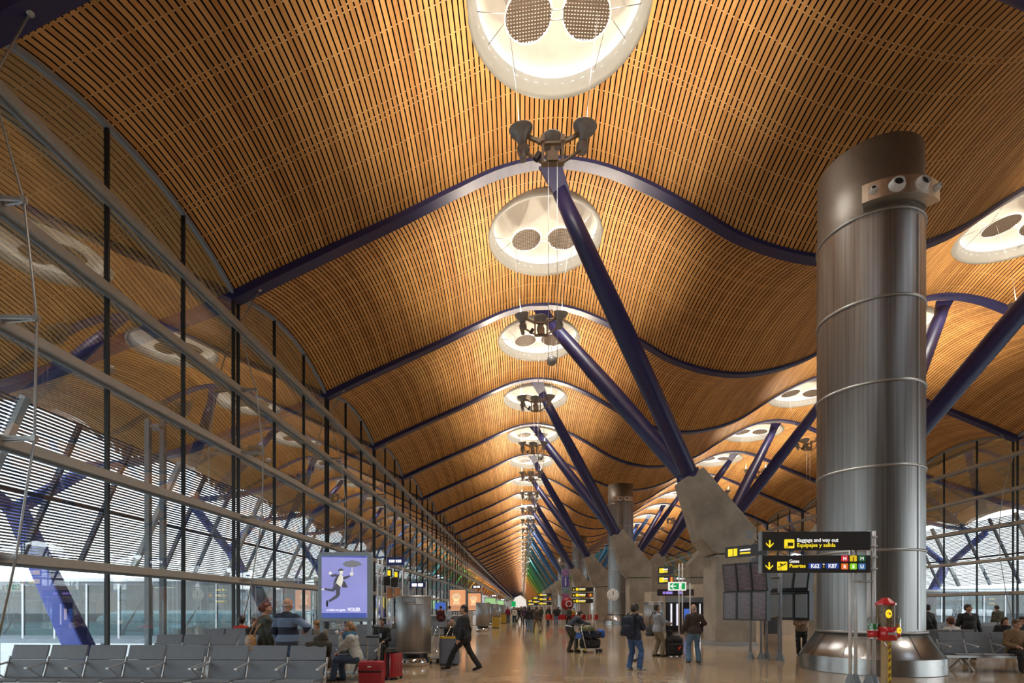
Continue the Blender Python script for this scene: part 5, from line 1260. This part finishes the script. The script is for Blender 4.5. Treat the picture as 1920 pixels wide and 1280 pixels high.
# ---- the crowd far down the aisle: a few poses, copied and dressed one by one
STEP = dict(pelvis=(0, 0, .90), footL=(-.08, .30, .10), footR=(.08, -.32, .13), fdR=(0, .9, -.4), soleR=(0, -.4, -.9), handR=(.28, .20, .86), handL=(-.28, -.16, .84), lean=.06)
base = []
for lab, q, st in (('a', STEP, 'short'), ('b', dict(fem=1), 'long'), ('c', dict(fat=.03, handR=(.2, .25, 1.0)), 'short')):
    base.append([person('x', (0, -20, 0), 0, q, black, black, None, 'dark', st, h=.02)[0], False])
FAR = [(0.95, 34.8, .5, 0, dbrown, khaki, 'person in brown jacket and beige trousers striding across the far aisle', .98), (0.45, 36.3, -.3, 1, black, jeans2, 'person in black top with bare arm walking beside the one in brown', .98),
       (-1.55, 54, -2.6, 1, cloth('burgundy', (.18, .01, .03)), dkj, 'person in burgundy top standing left of the far aisle', 1.0), (.2, 46, .2, 1, cloth('purple', (.07, .03, .10)), dkj, 'person in purple top in the middle of the far aisle', 1.0),
       (2.15, 45, -2.8, 1, redc, dkj, 'small person in red beside the striding brown-jacketed one', .70), (4.2, 47.5, .3, 0, olive, black, 'person in olive walking before the red café chairs', 1.0), (3.1, 49, PI, 2, black, jeans2, 'person in black and pale jeans left of the red café chairs', 1.0),
       (5.2, 53.2, PI, 2, cloth('mustard', (.50, .33, .04)), black, 'person in a mustard top behind the red café chairs', .9), (-.85, 54, PI, 1, white_c, black, 'person in white top with a dark trolley in the far aisle', .95)]
crowd = [(-.4, 58), (.6, 60), (1.2, 63), (1.9, 57), (2.4, 66), (3.0, 62), (3.6, 70), (-.2, 72), (.9, 76), (1.6, 82), (2.2, 90), (.1, 92), (2.9, 80), (1.0, 100), (-.9, 84), (3.9, 58.5), (2.7, 55), (4.4, 64), (1.4, 110), (.3, 108), (-1.2, 68), (3.3, 95)]
for i, (x, y) in enumerate(crowd): FAR.append((x, y, random.uniform(-3, 3), i % 3, (black, navyj, dbrown, olive)[i % 4], (black, dkj, jeans2)[i % 3], 'tiny dark-clothed person in the crowd at the far end of the aisle', random.uniform(.94, 1.03)))
for x, y, rz, v, tp, tr, lab, sc in FAR:
    if not base[v][1]: o = base[v][0]; base[v][1] = True
    else: o = dup(base[v][0])
    o.location = (x, y, 0); o.rotation_euler = (0, 0, rz); o.scale = (sc, sc, sc); tag(o, lab, 'person', 'people in the far crowd' if lab.startswith('tiny') else None)
    for c in o.children:
        if c.name.startswith('jacket'): recolor(c, tp)
        if c.name.startswith('trousers'): recolor(c, tr)

# ================================================================ LUGGAGE
def soft(name, prims, m, par, h=.012): return grow_obj(name, prims, h, m, par, .006)
def place(lab, cat, name, loc, rz=0.0): return thing(name, lab, cat, loc, rz)
bk = cloth('pack_navy', (.012, .018, .035)); 
t = place('navy backpack on the back of the person in blue jeans', 'backpack', 'backpack', (2.92, 13.9, 0), -.72)
soft('bag', [rb((-.02, -.25, 1.17), (.165, .095, .25), .07, .03), rb((-.02, -.335, 1.08), (.125, .06, .12), .05, .02), cap((-.16, -.27, .97), (.12, -.27, .97), .06, None, .04)], bk, t)
for s in (-1, 1): MB().tube([(s * .11, -.17, 1.42), (s * .125, -.03, 1.50), (s * .13, .12, 1.40), (s * .14, .155, 1.22), (s * .15, .06, 1.02), (s * .14, -.17, .98)], .018, 6).build('strap', bk, t)
t = place('grey satchel hanging at the hip of the person in grey sweater', 'bag', 'shoulder_bag', (4.55, 17.8, 0), -PI / 2 + .15)
gb = cloth('bag_grey', (.07, .075, .075)); soft('bag', [ell((-.30, -.12, .86), (.07, .17, .20), None, .03), cap((-.30, -.24, .74), (-.30, .0, .74), .07, None, .04)], gb, t)
MB().tube([(-.30, -.14, 1.04), (-.26, -.16, 1.25), (-.13, -.10, 1.50), (.05, .10, 1.44), (.12, .17, 1.2)], .016, 6).build('strap', gb, t)
t = place('black wheeled backpack standing on the floor by the grey-sweatered person', 'suitcase', 'wheeled_backpack', (5.10, 17.75, 0), .1)
soft('bag', [rb((0, .02, .33), (.27, .15, .30), .08, .04), rb((.02, -.15, .26), (.20, .07, .18), .05, .03), cap((-.1, .02, .60), (.12, .02, .60), .13, .10, .05), rb((-.15, .03, .74), (.09, .08, .16), .06, .05)], black, t)
MB().prism([(.04, .22), (.14, .34), (.12, .38), (.02, .30)], -.255, -.24).build('red_patch', redc, t)
for s in (-.2, .2): MB().lathe([(0, -.02), (.04, -.02), (.04, .02), (0, .02)], 12, (s, .12, .04), R=Matrix.Rotation(PI / 2, 3, 'Y')).build('wheel', M['black'], t)
tan = mat('tan_leather', (.36, .19, .07), .5, var=.2, bump=.3)
t = place('tan leather shoulder bag of the auburn-haired person', 'bag', 'shoulder_bag', (-5.42, 10.75, 0), -.75)
soft('bag', [ell((.02, -.30, .95), (.20, .09, .15), None, .03), cap((-.12, -.30, .84), (.16, -.30, .84), .075, None, .04)], tan, t)
MB().tube([(-.14, -.28, 1.05), (-.13, -.17, 1.3), (-.10, -.06, 1.475), (.02, .06, 1.44), (.12, -.20, 1.25), (.16, -.29, 1.05)], .016, 6).build('strap', tan, t)
t = place('dark brown coat thrown over the front three-seat bench back', 'coat', 'coat', (-3.56, 8.93, 0))
soft('coat', [cap((-.16, -.04, 1.0), (.17, -.04, 1.0), .06, None, .04), ell((.04, .0, 1.07), (.13, .06, .11), None, .05), ell((.08, .0, 1.15), (.075, .05, .08), None, .04), rb((0, .10, .82), (.20, .05, .24), .05, .04)], cloth('coat_brown', (.030, .022, .014)), t)
t = place('white paper cup held by the seated person in a blue scarf', 'cup', 'paper_cup', (-4.16, 11.585, 1.04)); MB().lathe([(0, 0), (.028, 0), (.038, .10), (.034, .10), (.03, .02), (0, .02)], 18).build('cup', M['white'], t); t.rotation_euler = (0, -.5, 0)
t = place('clear water bottle on the bench end beside the seated scarf wearer', 'bottle', 'bottle', (-4.25, 11.72, .465)); MB().lathe([(0, 0), (.033, 0), (.033, .15), (.013, .19), (.013, .22), (0, .22)], 16).build('bottle', glass_mat('bottle_plastic', (.8, .88, .92), .1, 3), t); MB().lathe([(0, .22), (.015, .22), (.015, .24), (0, .24)], 12).build('cap', M['white'], t); MB().lathe([(.034, .05), (.034, .11)], 16).build('paper_label', mat('label_red', (.5, .05, .06), .5), t)

def trolley_case(lab, loc, rz, w, d, h, hh, shell, soft_=True, label_plate=True):
    t = place(lab, 'suitcase', 'suitcase', loc, rz); z0 = .06
    if soft_:
        MB().rbox((0, 0, z0 + h / 2), (w, d, h), .05, seg=4).build('body', shell, t, bevel=.03)
        MB().rbox((0, -d / 2 - .02, z0 + h * .36), (w * .86, .05, h * .56), .02).build('front_pocket', shell, t, bevel=.015); MB().rbox((0, -d / 2 - .012, z0 + h * .82), (w * .9, .03, h * .22), .012).build('top_pocket', shell, t, bevel=.01)
        MB().box((0, -d / 2 - .006, z0 + h * .69), (w * .96, .012, .02)).build('zip', M['black'], t); MB().box((0, -d / 2 - .03, z0 + h * .85), (.07, .006, .022)).build('name_tag', M['white'], t)
    else:
        MB().rbox((0, -d * .24, z0 + h / 2), (w, d * .46, h), .09, seg=5).build('front_shell', shell, t, bevel=.05); MB().rbox((0, d * .24, z0 + h / 2), (w, d * .46, h), .09, seg=5).build('rear_shell', shell, t, bevel=.05)
        MB().rbox((0, 0, z0 + h / 2), (w * .985, d * .06, h * .99), .03).build('seam', M['black'], t)
        for s in (-.22, 0, .22): MB().tube([(s * w, -d * .475, z0 + .1), (s * w, -d * .48, z0 + h - .1)], .012, 6).build('ridge', shell, t)
    for sx in (-1, 1):
        for sy in (-1, 1): MB().lathe([(0, -.015), (.035, -.015), (.035, .015), (0, .015)], 12, (sx * w * .38, sy * d * .3, .035), R=Matrix.Rotation(PI / 2, 3, 'Y')).build('wheel', M['black'], t)
    if hh:
        for s in (-1, 1): MB().box((s * .105, d * .36, z0 + h + hh / 2), (.022, .014, hh)).build('handle_rod', M['polished'], t)
        MB().box((0, d * .36, z0 + h + hh + .012), (.26, .03, .035)).build('handle_grip', M['black'], t)
    MB().tube([(-.07, 0, z0 + h), (-.06, 0, z0 + h + .035), (.06, 0, z0 + h + .035), (.07, 0, z0 + h)], .011, 6).build('carry_handle', M['black'], t)
rs = mat('suitcase_red_fabric', (.28, .008, .016), .6, bump=.3); rh = mat('suitcase_red_gloss', (.33, .005, .012), .12, coat=.6)
trolley_case('red fabric suitcase with raised handle at the bottom of the picture', (-2.86, 9.75, 0), .03, .46, .28, .58, .44, rs)
trolley_case('glossy red hard-shell suitcase just left of the big drum', (-2.99, 11.95, 0), 1.15, .44, .28, .55, 0, rh, False)
trolley_case('black suitcase with raised handle behind the seated scarf wearer', (-4.0, 13.9, 0), .1, .42, .26, .62, .42, black)

def cart(lab, loc, rz):
    t = place(lab, 'trolley', 'luggage_trolley', loc, rz)
    for s in (-1, 1):
        MB().tube([(s * .26, -.42, 1.02), (s * .26, -.36, .72), (s * .27, -.22, .16), (s * .20, .55, .13)], .017, 8).build('side_rail', M['polished'], t)
        MB().tube([(s * .26, -.42, 1.02), (s * .26, -.28, 1.06), (s * .24, -.05, .75), (s * .22, .05, .45)], .013, 8).build('brace', M['polished'], t)
    MB().tube([(-.27, -.42, 1.02), (.27, -.42, 1.02)], .022, 8).build('push_bar', M['black'], t)
    MB().box((0, .12, .16), (.46, .80, .025)).build('platform', M['alu'], t)
    for x, y in ((-.24, -.26), (.24, -.26), (-.12, .5), (.12, .5)):
        MB().lathe([(0, -.02), (.065, -.02), (.065, .02), (0, .02)], 16, (x, y, .065), R=Matrix.Rotation(PI / 2, 3, 'Y')).build('wheel', M['black'], t); MB().box((x, y, .125), (.05, .06, .06)).build('fork', mat('trolley_yellow', (.7, .5, .03), .4), t)
    MB().box((0, -.36, .62), (.42, .02, .22), R=Matrix.Rotation(-.2, 3, 'X')).build('panel', mat('trolley_blue', (.03, .10, .35), .5), t)
    return t
cx, cyy, cr = 2.36, 19.2, -1.15
cart('chrome luggage trolley piled with bags in the middle of the aisle', (cx, cyy, 0), cr)
Rz = Matrix.Rotation(cr, 3, 'Z')
def oncart(lab, name, prims, m, cat='bag', strap=None):
    t = place(lab, cat, name, (cx, cyy, 0), cr); soft('bag', prims, m, t, .014)
    if strap: MB().tube(strap, .012, 6).build('strap', M['greyblue'], t)
oncart('black holdall at the bottom of the aisle trolley', 'holdall', [rb((0, .12, .34), (.23, .35, .165), .10, .03)], black, strap=[(-.2, .12, .42), (-.25, .0, .5), (-.2, -.15, .42)])
oncart('navy holdall in the middle of the aisle trolley load', 'holdall', [rb((0, .14, .655), (.25, .35, .14), .10, .03), rb((.0, .30, .70), (.18, .12, .12), .06, .03)], bk, strap=[(-.2, .3, .70), (-.27, .15, .74), (-.2, .0, .70)])
oncart('olive duffel bag topmost on the aisle trolley', 'duffel_bag', [cap((-.20, .0, .90), (.20, .0, .90), .115, None, .04), rb((0, -.02, .87), (.26, .22, .085), .07, .03)], cloth('duffel', (.14, .15, .09)))
oncart('blue bag hanging off the front of the aisle trolley', 'bag', [rb((0, .56, .70), (.19, .11, .13), .07, .03), rb((.02, .62, .62), (.10, .09, .09), .05, .03), cap((-.1, .55, .82), (.12, .58, .80), .05, .03, .03)], cloth('bag_blue', (.03, .09, .38)))
cart('empty chrome luggage trolley parked between the drum and the bin', (-2.55, 15.6, 0), 2.6)
t = place('small black wheeled bag behind the yellow-lidded bin', 'suitcase', 'cabin_bag', (-2.3, 16.3, 0)); MB().rbox((0, 0, .62), (.34, .24, .78), .05).build('body', black, t, bevel=.03); MB().tube([(-.1, .08, 1.0), (-.1, .08, 1.22), (.1, .08, 1.22), (.1, .08, 1.0)], .012, 6).build('handle', M['alu'], t)
for s in (-.12, .12): MB().lathe([(0, -.015), (.12, -.015), (.12, .015), (0, .015)], 12, (s, .0, .12), R=Matrix.Rotation(PI / 2, 3, 'Y')).build('wheel', M['black'], t)
# gate desk beyond the drum
t = thing('gate_desk', 'boarding desk with blue screen beyond the big steel drum', 'desk', (-5.0, 34.2, 0)); MB().box((0, 0, .55), (2.2, .6, 1.1)).build('counter', M['steelgrey'], t); MB().box((0, -.02, 1.12), (2.3, .7, .05)).build('counter_top', M['white'], t)
MB().box((-.5, .3, 1.75), (.7, .1, .45)).build('screen', mat('desk_screen', (.05, .12, .5), .4, emit=.7), t); MB().tube([(-.5, .3, 1.1), (-.5, .3, 1.6)], .03, 6).build('screen_post', M['alu'], t)
